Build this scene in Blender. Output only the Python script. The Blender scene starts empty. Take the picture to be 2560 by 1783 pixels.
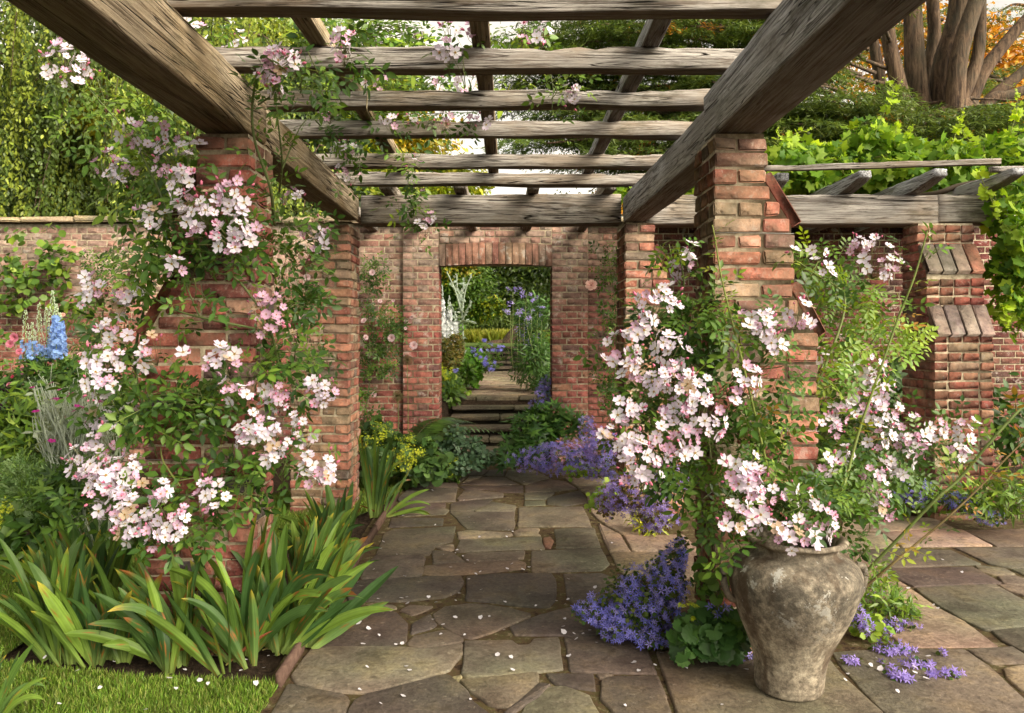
import bpy, math, random
import numpy as np
from mathutils import Vector, Matrix, noise as mnoise

# ------------------------------------------------------------------ camera
SC = bpy.context.scene
EYE = 1.45
cam_data = bpy.data.cameras.new("camera")
cam = bpy.data.objects.new("camera", cam_data)
SC.collection.objects.link(cam)
cam.location = (0, 0, EYE)
cam.rotation_euler = (math.radians(90), 0, 0)
cam_data.sensor_width = 36.0
cam_data.lens = 36.0 * 1840.0 / 2560.0
cam_data.shift_x = 12.3 / 2560.0
cam_data.shift_y = -49.5 / 2560.0
cam_data.clip_start = 0.05
cam_data.clip_end = 600
SC.camera = cam

# ------------------------------------------------------------------ light
SUN_EL, SUN_AZ = math.radians(34), math.radians(128)      # azimuth clockwise from +Y
world = bpy.data.worlds.new("World")
SC.world = world
world.use_nodes = True
wn = world.node_tree
wn.nodes.clear()
wo = wn.nodes.new("ShaderNodeOutputWorld")
bg = wn.nodes.new("ShaderNodeBackground")
sky = wn.nodes.new("ShaderNodeTexSky")
sky.sky_type = 'NISHITA'
sky.sun_disc = False
sky.sun_elevation = SUN_EL
sky.sun_rotation = SUN_AZ
sky.air_density = 1.0
sky.dust_density = 5.0
sky.ozone_density = 0.6
bg.inputs[1].default_value = 0.14
# thin bright cloud over most of the sky
bw = wn.nodes.new("ShaderNodeRGBToBW"); wn.links.new(sky.outputs[0], bw.inputs[0])
cm = wn.nodes.new("ShaderNodeVectorMath"); cm.operation = 'SCALE'; cm.inputs[0].default_value = (3.25, 3.02, 2.6)
# added brighter cloud beyond the garden, so the sky gaps show white
sxyz = wn.nodes.new("ShaderNodeSeparateXYZ"); gtc = wn.nodes.new("ShaderNodeTexCoord"); wn.links.new(gtc.outputs['Generated'], sxyz.inputs[0])
bank = wn.nodes.new("ShaderNodeMapRange"); bank.interpolation_type = 'SMOOTHSTEP'
bank.inputs[1].default_value = .45; bank.inputs[2].default_value = .95; bank.inputs[3].default_value = 1.0; bank.inputs[4].default_value = 1.9
wn.links.new(sxyz.outputs[1], bank.inputs[0])
bmul = wn.nodes.new("ShaderNodeMath"); bmul.operation = 'MULTIPLY'
wn.links.new(bw.outputs[0], bmul.inputs[0]); wn.links.new(bank.outputs[0], bmul.inputs[1])
wn.links.new(bmul.outputs[0], cm.inputs[3])
wtc = wn.nodes.new("ShaderNodeTexCoord"); wnz = wn.nodes.new("ShaderNodeTexNoise")
wnz.inputs['Scale'].default_value = 3.0; wnz.inputs['Detail'].default_value = 6
wn.links.new(wtc.outputs['Generated'], wnz.inputs['Vector'])
wr = wn.nodes.new("ShaderNodeMapRange"); wr.inputs[1].default_value = .35; wr.inputs[2].default_value = .55; wr.inputs[3].default_value = .55; wr.inputs[4].default_value = 1.0
wn.links.new(wnz.outputs[0], wr.inputs[0])
wm = wn.nodes.new("ShaderNodeMix"); wm.data_type = 'RGBA'
wn.links.new(wr.outputs[0], wm.inputs[0]); wn.links.new(sky.outputs[0], wm.inputs[6]); wn.links.new(cm.outputs[0], wm.inputs[7])
wn.links.new(wm.outputs[2], bg.inputs[0])
wn.links.new(bg.outputs[0], wo.inputs[0])
sun_data = bpy.data.lights.new("sun", 'SUN')
sun_data.energy = 2.4
sun_data.angle = math.radians(35)
sun_data.color = (1.0, 0.80, 0.55)
sun = bpy.data.objects.new("sun", sun_data)
SC.collection.objects.link(sun)
sd = Vector((math.sin(SUN_AZ) * math.cos(SUN_EL), math.cos(SUN_AZ) * math.cos(SUN_EL), math.sin(SUN_EL)))
sun.rotation_euler = sd.to_track_quat('Z', 'Y').to_euler()
SC.view_settings.view_transform = 'Standard'
SC.view_settings.look = 'None'
SC.view_settings.exposure = -0.25
SC.view_settings.gamma = 1.0
SC.render.engine = 'CYCLES'
SC.cycles.use_denoising = True
SC.cycles.max_bounces = 7
SC.cycles.diffuse_bounces = 4
SC.cycles.glossy_bounces = 2
SC.cycles.transmission_bounces = 3
SC.cycles.transparent_max_bounces = 4
SC.cycles.use_adaptive_sampling = True
SC.cycles.adaptive_threshold = 0.02

# ------------------------------------------------------------------ reading positions
# tiles of the photograph as I looked at them; (tile, zx, zy) -> photo pixel -> a point at a given distance
TILE = {1: (0, 0), 2: (850, 0), 3: (1700, 0), 4: (0, 600), 5: (850, 600), 6: (1700, 600),
        7: (0, 1183), 8: (850, 1183), 9: (1700, 1183)}
TS = 860 / 2292.0
FP, CX, CY = 1840.0, 1267.7, 842.0


def spx(t, zx, zy):
    return TILE[t][0] + zx * TS, TILE[t][1] + zy * TS


def P(t, zx, zy, Y):
    x, y = spx(t, zx, zy)
    return np.array(((x - CX) * Y / FP, Y, EYE - (y - CY) * Y / FP))


def D(x, y, Y):
    return np.array(((x / .8969 - CX) * Y / FP, Y, EYE - (y / .8969 - CY) * Y / FP))


def G(t, zx, zy, z=0.0):
    x, y = spx(t, zx, zy)
    Y = (EYE - z) * FP / (y - CY)
    return np.array(((x - CX) * Y / FP, Y, z))


def GD(x, y, z=0.0):
    Y = (EYE - z) * FP / (y / .8969 - CY)
    return np.array(((x / .8969 - CX) * Y / FP, Y, z))


def rgb(r, g, b):
    f = lambda c: (c / 255 / 12.92) if c / 255 <= .04045 else ((c / 255 + .055) / 1.055) ** 2.4
    return (f(r), f(g), f(b))


RNG = np.random.default_rng(7)
COL = SC.collection


# ------------------------------------------------------------------ mesh building
class MB:
    def __init__(self):
        self.v, self.l, self.s, self.c, self.n = [], [], [], [], 0

    def add(self, v, loops, sizes, col):
        v = np.asarray(v, float).reshape(-1, 3)
        self.v.append(v)
        self.l.append(np.asarray(loops, np.int64) + self.n)
        self.s.append(np.asarray(sizes, np.int64))
        c = np.asarray(col, float)
        if c.ndim == 1:
            c = np.broadcast_to(c, (len(v), 3))
        self.c.append(c)
        self.n += len(v)

    def scatter(self, tmpl, loc, rot, scale, col):
        """tmpl: (verts Vx3, loops, sizes, tcol Vx3); loc Nx3; rot Nx3x3 (columns are the axes); scale N or Nx3; col Nx3 multiplies tcol"""
        tv, tl, ts, tc = tmpl
        N, V = len(loc), len(tv)
        if N == 0:
            return
        scale = np.asarray(scale, float)
        if scale.ndim == 1:
            scale = scale[:, None]
        sv = tv[None] * scale[:, None, :]
        w = np.einsum('nij,nvj->nvi', rot, sv) + np.asarray(loc)[:, None]
        loops = (tl[None] + (np.arange(N) * V)[:, None]).ravel()
        cc = np.asarray(col)[:, None, :] * tc[None]
        self.add(w.reshape(-1, 3), loops, np.tile(ts, N), cc.reshape(-1, 3))

    def tube(self, pts, r0, r1, col, seg=5):
        pts = np.asarray(pts, float)
        n = len(pts)
        tan = np.gradient(pts, axis=0)
        tan /= np.linalg.norm(tan, axis=1)[:, None] + 1e-9
        ref = np.array((0, 0, 1.0)) if abs(tan[0][2]) < .9 else np.array((1.0, 0, 0))
        a = np.cross(tan, ref)
        a /= np.linalg.norm(a, axis=1)[:, None] + 1e-9
        b = np.cross(tan, a)
        r = np.linspace(r0, r1, n)[:, None]
        th = np.arange(seg) * 2 * math.pi / seg
        ring = (pts[:, None] + r[:, None] * (a[:, None] * np.cos(th)[None, :, None] + b[:, None] * np.sin(th)[None, :, None]))
        i = np.arange(n - 1)[:, None] * seg
        j = np.arange(seg)[None]
        k = (j + 1) % seg
        q = np.stack([i + j, i + k, i + seg + k, i + seg + j], -1).reshape(-1)
        s = [4] * ((n - 1) * seg)
        q = list(q) + list(range((n - 1) * seg, n * seg)) + list(range(seg))[::-1]
        s = s + [seg, seg]
        self.add(ring.reshape(-1, 3), q, s, col)

    def build(self, name, mat, parent=None, smooth=False):
        me = bpy.data.meshes.new(name)
        if self.n:
            v = np.concatenate(self.v); l = np.concatenate(self.l); s = np.concatenate(self.s); c = np.concatenate(self.c)
            me.vertices.add(len(v)); me.loops.add(len(l)); me.polygons.add(len(s))
            me.vertices.foreach_set('co', v.astype(np.float32).ravel())
            me.loops.foreach_set('vertex_index', l.astype(np.int32))
            st = np.concatenate([[0], np.cumsum(s)[:-1]]).astype(np.int32)
            me.polygons.foreach_set('loop_start', st)
            me.polygons.foreach_set('loop_total', s.astype(np.int32))
            if smooth:
                me.polygons.foreach_set('use_smooth', np.ones(len(s), bool))
            me.update(calc_edges=True)
            at = me.color_attributes.new('Col', 'FLOAT_COLOR', 'POINT')
            at.data.foreach_set('color', np.concatenate([c, np.ones((len(c), 1))], 1).astype(np.float32).ravel())
        me.materials.append(mat)
        return link(name, me, parent)


def link(name, data, parent=None):
    o = bpy.data.objects.new(name, data)
    COL.objects.link(o)
    if parent is not None:
        o.parent = parent
        o.matrix_parent_inverse = Matrix.Translation(-parent.location) if parent.rotation_euler[2] == 0 else parent.matrix_basis.inverted()
    return o


def tag(o, label=None, cat=None, group=None, kind=None):
    if label: o['label'] = label
    if cat: o['category'] = cat
    if group: o['group'] = group
    if kind: o['kind'] = kind
    return o


def thing(name, label, cat, loc=(0, 0, 0), group=None):
    o = bpy.data.objects.new(name, None)
    COL.objects.link(o)
    o.location = [float(a) for a in loc]
    o.empty_display_size = .1
    return tag(o, label, cat, group)


def smoothpath(pts, n=8):
    pts = [np.asarray(p, float) for p in pts]
    if len(pts) < 3:
        return np.array([pts[0] + (pts[-1] - pts[0]) * t for t in np.linspace(0, 1, n)])
    p = [2 * pts[0] - pts[1]] + pts + [2 * pts[-1] - pts[-2]]
    out = []
    for i in range(1, len(p) - 2):
        for t in np.linspace(0, 1, n, endpoint=False):
            a, b, c, d = p[i - 1], p[i], p[i + 1], p[i + 2]
            out.append(.5 * ((2 * b) + (-a + c) * t + (2 * a - 5 * b + 4 * c - d) * t * t + (-a + 3 * b - 3 * c + d) * t ** 3))
    out.append(pts[-1])
    return np.array(out)


def unit(v):
    v = np.asarray(v, float)
    return v / (np.linalg.norm(v, axis=-1, keepdims=True) + 1e-9)


def frames(d, n):
    """rotation matrices whose Y axis is d and whose Z axis is near n"""
    d = unit(d)
    x = unit(np.cross(d, n))
    z = np.cross(x, d)
    return np.stack([x, d, z], -1)


def tpl(v, faces, tc=None):
    v = np.array(v, float)
    l = np.array([i for f in faces for i in f], np.int64)
    s = np.array([len(f) for f in faces], np.int64)
    tc = np.ones((len(v), 3)) if tc is None else np.array(tc, float)
    return (v, l, s, tc)


def join_tpl(parts):
    v, l, s, c, n = [], [], [], [], 0
    for (tv, tl, ts, tc) in parts:
        v.append(tv); l.append(tl + n); s.append(ts); c.append(tc); n += len(tv)
    return (np.concatenate(v), np.concatenate(l), np.concatenate(s), np.concatenate(c))


# ------------------------------------------------------------------ materials
def mat_new(name):
    m = bpy.data.materials.new(name)
    m.use_nodes = True
    nt = m.node_tree
    nt.nodes.clear()
    out = nt.nodes.new('ShaderNodeOutputMaterial')
    bs = nt.nodes.new('ShaderNodeBsdfPrincipled')
    nt.links.new(bs.outputs[0], out.inputs[0])
    return m, nt, bs, out


def N(nt, t, **kw):
    n = nt.nodes.new('ShaderNode' + t)
    for k, v in kw.items():
        setattr(n, k, v)
    return n


def mixc(nt, f, a, b, mode='MIX'):
    n = nt.nodes.new('ShaderNodeMix')
    n.data_type = 'RGBA'
    n.blend_type = mode
    for sock, val in ((n.inputs[0], f), (n.inputs[6], a), (n.inputs[7], b)):
        if hasattr(val, 'links'):
            nt.links.new(val, sock)
        elif isinstance(val, (int, float)):
            sock.default_value = val
        else:
            sock.default_value = (*val[:3], 1)
    return n.outputs[2]


SHIFT = [False]


def noise_n(nt, scale, detail=4, rough=.55, coord='Object', stretch=None, dist=0.0):
    tc = N(nt, 'TexCoord')
    src = tc.outputs[coord]
    if SHIFT[0]:                       # every timber gets its own piece of grain
        oi = N(nt, 'ObjectInfo')
        sc_ = N(nt, 'VectorMath', operation='SCALE'); sc_.inputs[0].default_value = (37.0, 11.0, 23.0)
        nt.links.new(oi.outputs['Random'], sc_.inputs[3])
        ad = N(nt, 'VectorMath', operation='ADD')
        nt.links.new(src, ad.inputs[0]); nt.links.new(sc_.outputs[0], ad.inputs[1])
        src = ad.outputs[0]
    if stretch:
        mp = N(nt, 'Mapping')
        mp.inputs['Scale'].default_value = stretch
        nt.links.new(src, mp.inputs[0])
        src = mp.outputs[0]
    n = N(nt, 'TexNoise')
    n.inputs['Scale'].default_value = scale
    n.inputs['Detail'].default_value = detail
    n.inputs['Roughness'].default_value = rough
    n.inputs['Distortion'].default_value = dist
    nt.links.new(src, n.inputs['Vector'])
    return n.outputs['Fac']


def ramp(nt, fac, stops):
    r = N(nt, 'ValToRGB')
    el = r.color_ramp.elements
    while len(el) > 1:
        el.remove(el[-1])
    for i, (p, c) in enumerate(stops):
        e = el[0] if i == 0 else el.new(p)
        e.position = p
        c = (c, c, c) if isinstance(c, (int, float)) else c
        e.color = (*c, 1)
    nt.links.new(fac, r.inputs[0])
    return r.outputs[0]


def bump(nt, bs, h, strength, dist=.01, chain=None):
    b = N(nt, 'Bump')
    b.inputs['Strength'].default_value = strength
    b.inputs['Distance'].default_value = dist
    nt.links.new(h, b.inputs['Height'])
    if chain is not None:
        nt.links.new(chain, b.inputs['Normal'])
    nt.links.new(b.outputs[0], bs.inputs['Normal'])
    return b.outputs[0]


def attr(nt):
    a = N(nt, 'Attribute')
    a.attribute_name = 'Col'
    return a.outputs['Color']


def leaf_mat(name, rough=.45, spec=.35, trans=.35, var=.25, scale=9.0):
    m, nt, bs, out = mat_new(name)
    a = attr(nt)
    nz = noise_n(nt, scale, 2, .5, 'Generated' if False else 'Object')
    v = ramp(nt, nz, [(.25, 1 - var), (.75, 1 + var)])
    c = mixc(nt, 1.0, a, v, 'MULTIPLY')
    nt.links.new(c, bs.inputs['Base Color'])
    bs.inputs['Roughness'].default_value = rough
    bs.inputs['Specular IOR Level'].default_value = spec
    if trans > 0:
        tr = N(nt, 'BsdfTranslucent')
        c2 = mixc(nt, 1.0, c, (1.25, 1.15, .6), 'MULTIPLY')
        nt.links.new(c2, tr.inputs[0])
        mx = N(nt, 'MixShader')
        mx.inputs[0].default_value = trans
        nt.links.new(bs.outputs[0], mx.inputs[1])
        nt.links.new(tr.outputs[0], mx.inputs[2])
        nt.links.new(mx.outputs[0], out.inputs[0])
    return m


def petal_mat():
    m, nt, bs, out = mat_new('petal')
    a = attr(nt)
    nt.links.new(a, bs.inputs['Base Color'])
    bs.inputs['Roughness'].default_value = .55
    bs.inputs['Specular IOR Level'].default_value = .2
    tr = N(nt, 'BsdfTranslucent')
    nt.links.new(a, tr.inputs[0])
    mx = N(nt, 'MixShader')
    mx.inputs[0].default_value = .3
    nt.links.new(bs.outputs[0], mx.inputs[1])
    nt.links.new(tr.outputs[0], mx.inputs[2])
    nt.links.new(mx.outputs[0], out.inputs[0])
    return m


def brick_mat(name, lichen=.5, scale=1.0, moss=.5):
    m, nt, bs, out = mat_new(name)
    a = attr(nt)
    n1 = noise_n(nt, 14, 6, .65)
    c = mixc(nt, 1.0, a, ramp(nt, n1, [(.34, (.6, .56, .55)), (.5, 1.0), (.64, (1.4, 1.35, 1.25))]), 'MULTIPLY')
    n2 = noise_n(nt, 55, 6, .7)                                    # crumbly speckle
    c = mixc(nt, ramp(nt, n2, [(.55, 0.0), (.66, .6)]), c, (.36, .27, .20))
    c = mixc(nt, ramp(nt, n2, [(.34, .5), (.42, 0.0)]), c, (.06, .04, .03))
    n3 = noise_n(nt, 2.3, 5, .7)                                   # soot and algae in large patches
    c = mixc(nt, ramp(nt, n3, [(.47, 0.0), (.62, .7 * moss)]), c, (.11, .11, .06))
    n4 = noise_n(nt, 7, 8, .75, dist=.4)
    c = mixc(nt, ramp(nt, n4, [(.565, 0.0), (.61, lichen)]), c, (.46, .43, .37))
    hs = N(nt, 'HueSaturation'); hs.inputs['Saturation'].default_value = .88; hs.inputs['Value'].default_value = .96
    nt.links.new(c, hs.inputs['Color'])
    nt.links.new(hs.outputs[0], bs.inputs['Base Color'])
    bs.inputs['Roughness'].default_value = .92
    bs.inputs['Specular IOR Level'].default_value = .15
    b1 = bump(nt, bs, n2, .7, .007)
    bump(nt, bs, n1, .55, .014, b1)
    return m


def mortar_mat():
    m, nt, bs, out = mat_new('mortar')
    n1 = noise_n(nt, 22, 6, .7)
    c = ramp(nt, n1, [(.32, (.15, .12, .08)), (.5, (.36, .30, .20)), (.66, (.52, .45, .32))])
    nt.links.new(c, bs.inputs['Base Color'])
    bs.inputs['Roughness'].default_value = .95
    bump(nt, bs, noise_n(nt, 90, 5, .7), .6, .006)
    return m


def wood_mat(name, pale=(.52, .485, .44), dark=(.085, .062, .048), warm=(.34, .26, .18)):
    """weathered oak; the grain runs along the object's local X"""
    SHIFT[0] = True
    m, nt, bs, out = mat_new(name)
    g = noise_n(nt, 2.2, 9, .78, stretch=(.55, 10, 10), dist=1.1)
    fine = noise_n(nt, 7, 6, .75, stretch=(.35, 13, 13), dist=.5)
    c = ramp(nt, g, [(.33, dark), (.43, tuple(.55 * p + .45 * d for p, d in zip(pale, dark))), (.53, pale), (.68, tuple(1.35 * p for p in pale))])
    c = mixc(nt, ramp(nt, fine, [(.40, .9), (.49, 0.0)]), c, dark)
    blot = noise_n(nt, 1.7, 4, .6, stretch=(1, 2, 2))
    c = mixc(nt, ramp(nt, blot, [(.46, 0.0), (.62, .6)]), c, warm)
    alg = noise_n(nt, 4.5, 5, .7, stretch=(.6, 1.5, 1.5))
    c = mixc(nt, ramp(nt, alg, [(.53, 0.0), (.66, .6)]), c, (.09, .085, .05))
    # long drying cracks
    cr = noise_n(nt, 1.4, 2.5, .5, stretch=(.32, 13, 13), dist=.9)
    crk = ramp(nt, cr, [(.40, 0.0), (.408, 1.0), (.418, 0.0), (.49, 0.0), (.498, 1.0), (.504, 1.0), (.512, 0.0), (.58, 0.0), (.588, 1.0), (.598, 0.0)])
    sel = ramp(nt, noise_n(nt, 1.3, 2), [(.38, 0.15), (.5, 1.0)])
    crk = mixc(nt, 1.0, crk, sel, 'MULTIPLY')
    c = mixc(nt, crk, c, (.02, .014, .01))
    # the flat upper side carries moss and debris: only where the face looks up
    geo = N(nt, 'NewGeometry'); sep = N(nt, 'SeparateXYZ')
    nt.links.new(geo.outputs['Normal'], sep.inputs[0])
    # faces that look down are mixed towards dark brown
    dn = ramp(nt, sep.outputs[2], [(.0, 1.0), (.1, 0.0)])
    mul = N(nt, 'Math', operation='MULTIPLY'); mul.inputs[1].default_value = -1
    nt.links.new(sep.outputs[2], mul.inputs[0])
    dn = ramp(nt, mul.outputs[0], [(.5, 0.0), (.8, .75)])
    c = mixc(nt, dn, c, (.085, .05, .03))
    nt.links.new(c, bs.inputs['Base Color'])
    bs.inputs['Roughness'].default_value = .85
    bs.inputs['Specular IOR Level'].default_value = .2
    b1 = bump(nt, bs, fine, .55, .012)
    b2 = bump(nt, bs, g, .5, .02, b1)
    inv = N(nt, 'Invert'); nt.links.new(crk, inv.inputs[1])
    bump(nt, bs, inv.outputs[0], .9, .02, b2)
    SHIFT[0] = False
    return m


def stone_mat(name, tint=(1, 1, 1)):
    m, nt, bs, out = mat_new(name)
    a = attr(nt)
    n1 = noise_n(nt, 3.0, 8, .7)
    c = mixc(nt, 1.0, a, ramp(nt, n1, [(.38, (.62, .58, .58)), (.5, 1.0), (.62, (1.35, 1.3, 1.12))]), 'MULTIPLY')
    n2 = noise_n(nt, 45, 7, .75)
    c = mixc(nt, 1.0, c, ramp(nt, n2, [(.36, .7), (.5, 1.0), (.64, 1.3)]), 'MULTIPLY')
    n3 = noise_n(nt, 6, 6, .7, dist=.5)
    c = mixc(nt, ramp(nt, n3, [(.54, 0.0), (.64, .6)]), c, (.055, .042, .028))
    n4 = noise_n(nt, 9, 8, .8)
    c = mixc(nt, ramp(nt, n4, [(.60, 0.0), (.64, .5)]), c, (.34, .32, .26))
    n5 = noise_n(nt, 1.2, 3, .5)
    c = mixc(nt, 1.0, c, ramp(nt, n5, [(.35, (1.1, .9, .82)), (.5, (1.05, .97, .88)), (.65, (.95, 1.0, .82))]), 'MULTIPLY')
    c = mixc(nt, 1.0, c, tint, 'MULTIPLY')
    nt.links.new(c, bs.inputs['Base Color'])
    bs.inputs['Roughness'].default_value = .72
    bs.inputs['Specular IOR Level'].default_value = .35
    b1 = bump(nt, bs, n2, .8, .006)
    bump(nt, bs, n1, .9, .03, b1)
    return m


def plain_mat(name, stops, scale=20, rough=.9, b=.5, bd=.01, spec=.2):
    m, nt, bs, out = mat_new(name)
    n1 = noise_n(nt, scale, 7, .7)
    nt.links.new(ramp(nt, n1, stops), bs.inputs['Base Color'])
    bs.inputs['Roughness'].default_value = rough
    bs.inputs['Specular IOR Level'].default_value = spec
    bump(nt, bs, n1, b, bd)
    return m


M = {}
M['leaf'] = leaf_mat('leaf', .4, .4, .3)
M['soft_leaf'] = leaf_mat('soft_leaf', .7, .1, .35)
M['vine_leaf'] = leaf_mat('vine_leaf', .5, .3, .45)
M['blade'] = leaf_mat('blade', .45, .35, .25, .18, 14)
M['stem'] = leaf_mat('stem', .6, .3, 0)
M['petal'] = petal_mat()
def bark_mat():
    m, nt, bs, out = mat_new('bark')
    n1 = noise_n(nt, 5, 8, .75, stretch=(2.2, 2.2, .35), dist=.6)
    n2 = noise_n(nt, 1.1, 4, .6)
    c = ramp(nt, n1, [(.38, (.03, .018, .012)), (.5, (.13, .082, .05)), (.62, (.25, .165, .10))])
    c = mixc(nt, ramp(nt, n2, [(.45, 0.0), (.65, .6)]), c, (.09, .085, .055))
    nt.links.new(c, bs.inputs['Base Color'])
    bs.inputs['Roughness'].default_value = .95
    bump(nt, bs, n1, 1.0, .06)
    return m


M['bark'] = bark_mat()
M['brick'] = brick_mat('brick', .25, moss=.7)
M['wall_brick'] = brick_mat('wall_brick', .55, moss=.35)
M['mortar'] = mortar_mat()
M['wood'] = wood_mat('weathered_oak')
M['wood_warm_lit'] = wood_mat('warm_lit_oak', (.60, .49, .34), (.13, .09, .055), (.40, .28, .14))  # paler beige paints in the warm light on the left beams
M['wood_cool_lit'] = wood_mat('cool_lit_oak', (.62, .63, .66), (.09, .085, .08), (.36, .34, .32))  # pale blue-grey paints in the cool light on the right beams
M['stone'] = stone_mat('flagstone')
M['soil'] = plain_mat('soil', [(.3, (.018, .012, .008)), (.55, (.055, .036, .022)), (.75, (.11, .078, .05))], 30, 1, 1, .03)
M['joint'] = plain_mat('joint_sand', [(.36, (.03, .018, .010)), (.47, (.10, .065, .035)), (.55, (.075, .065, .022)), (.66, (.24, .185, .12))], 17, 1, .9, .02)
M['lawn_base'] = plain_mat('lawn_base', [(.35, (.05, .06, .02)), (.65, (.10, .14, .04))], 30, 1, .5)
M['grass_far'] = plain_mat('grass_far', [(.3, (.10, .17, .03)), (.7, (.18, .26, .06))], 3, 1, .5)
M['edge_wood'] = plain_mat('edge_board', [(.3, (.07, .04, .03)), (.7, (.16, .10, .075))], 25, .85, .6)
# ================================================================== ground
def terrain_h(x, y):
    if y < 8.35:
        return -.035
    inpath = -.80 < x < .66
    if inpath:
        if y < 8.5: return -.035
        if y < 10.15: return -.035 + .52 * (y - 8.5) / 1.65
        if y < 17.6: return .585
        if y < 19.8: return .585 + .56 * (y - 17.6) / 2.2
        return 1.17
    if y < 8.8: return -.03 if abs(x) > 3 else .1
    t = min(1, (y - 8.8) / 1.2)
    base = .1 + .55 * t
    if y < 17.4: return base
    return .65 + .52 * min(1, (y - 17.4) / 2.4)


def build_ground():
    xs = sorted(set([-200, -80, -40, -20, -12, -9, -7, -5.5, -4, -3, -2.2, -1.5, -1.0, -.82, -.78, -.3, .2, .64, .68, 1, 1.5, 2.2, 3, 4, 5.5, 7, 9, 12, 20, 40, 80, 200]))
    ys = sorted(set([-60, -20, -5, 0, 2, 4, 6, 8.3, 8.36, 8.52, 8.8, 9.2, 9.6, 10.0, 10.15, 10.4, 12, 14, 16, 17.4, 17.6, 18.2, 18.8, 19.4, 19.8, 20.5, 24, 30, 40, 60, 100, 200, 400]))
    b = MB()
    v = [(x, y, terrain_h(x, y)) for y in ys for x in xs]
    nx = len(xs)
    f = []
    for j in range(len(ys) - 1):
        for i in range(nx - 1):
            f += [j * nx + i, j * nx + i + 1, (j + 1) * nx + i + 1, (j + 1) * nx + i]
    b.add(v, f, [4] * (len(f) // 4), (1, 1, 1))
    tag(b.build('ground', M['soil']), 'dark soil ground of the garden', kind='structure')


build_ground()


def flat_poly(name, pts, z, mat, label, kind='structure'):
    b = MB()
    v = [(p[0], p[1], z) for p in pts]
    a = sum(v[i][0] * v[(i + 1) % len(v)][1] - v[(i + 1) % len(v)][0] * v[i][1] for i in range(len(v)))
    if a < 0:
        v = v[::-1]
    b.add(v, list(range(len(v))), [len(v)], (1, 1, 1))
    return tag(b.build(name, mat), label, kind=kind)


# joints under the paving
flat_poly('path_bed', [(-.95, 1.2), (-1.02, 3.4), (-1.08, 6.0), (-1.2, 7.6), (-.8, 8.9), (.7, 8.9), (1.6, 7.9), (8, 7.9), (8, 1.2)], -.011, M['joint'],
          'sandy joints between the paving stones')
# far lawn beyond the garden
flat_poly('lawn_beyond', [(-40, 19.85), (-40, 60), (40, 60), (40, 19.85)], 1.185, M['grass_far'], 'sunlit lawn beyond the upper steps')


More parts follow.
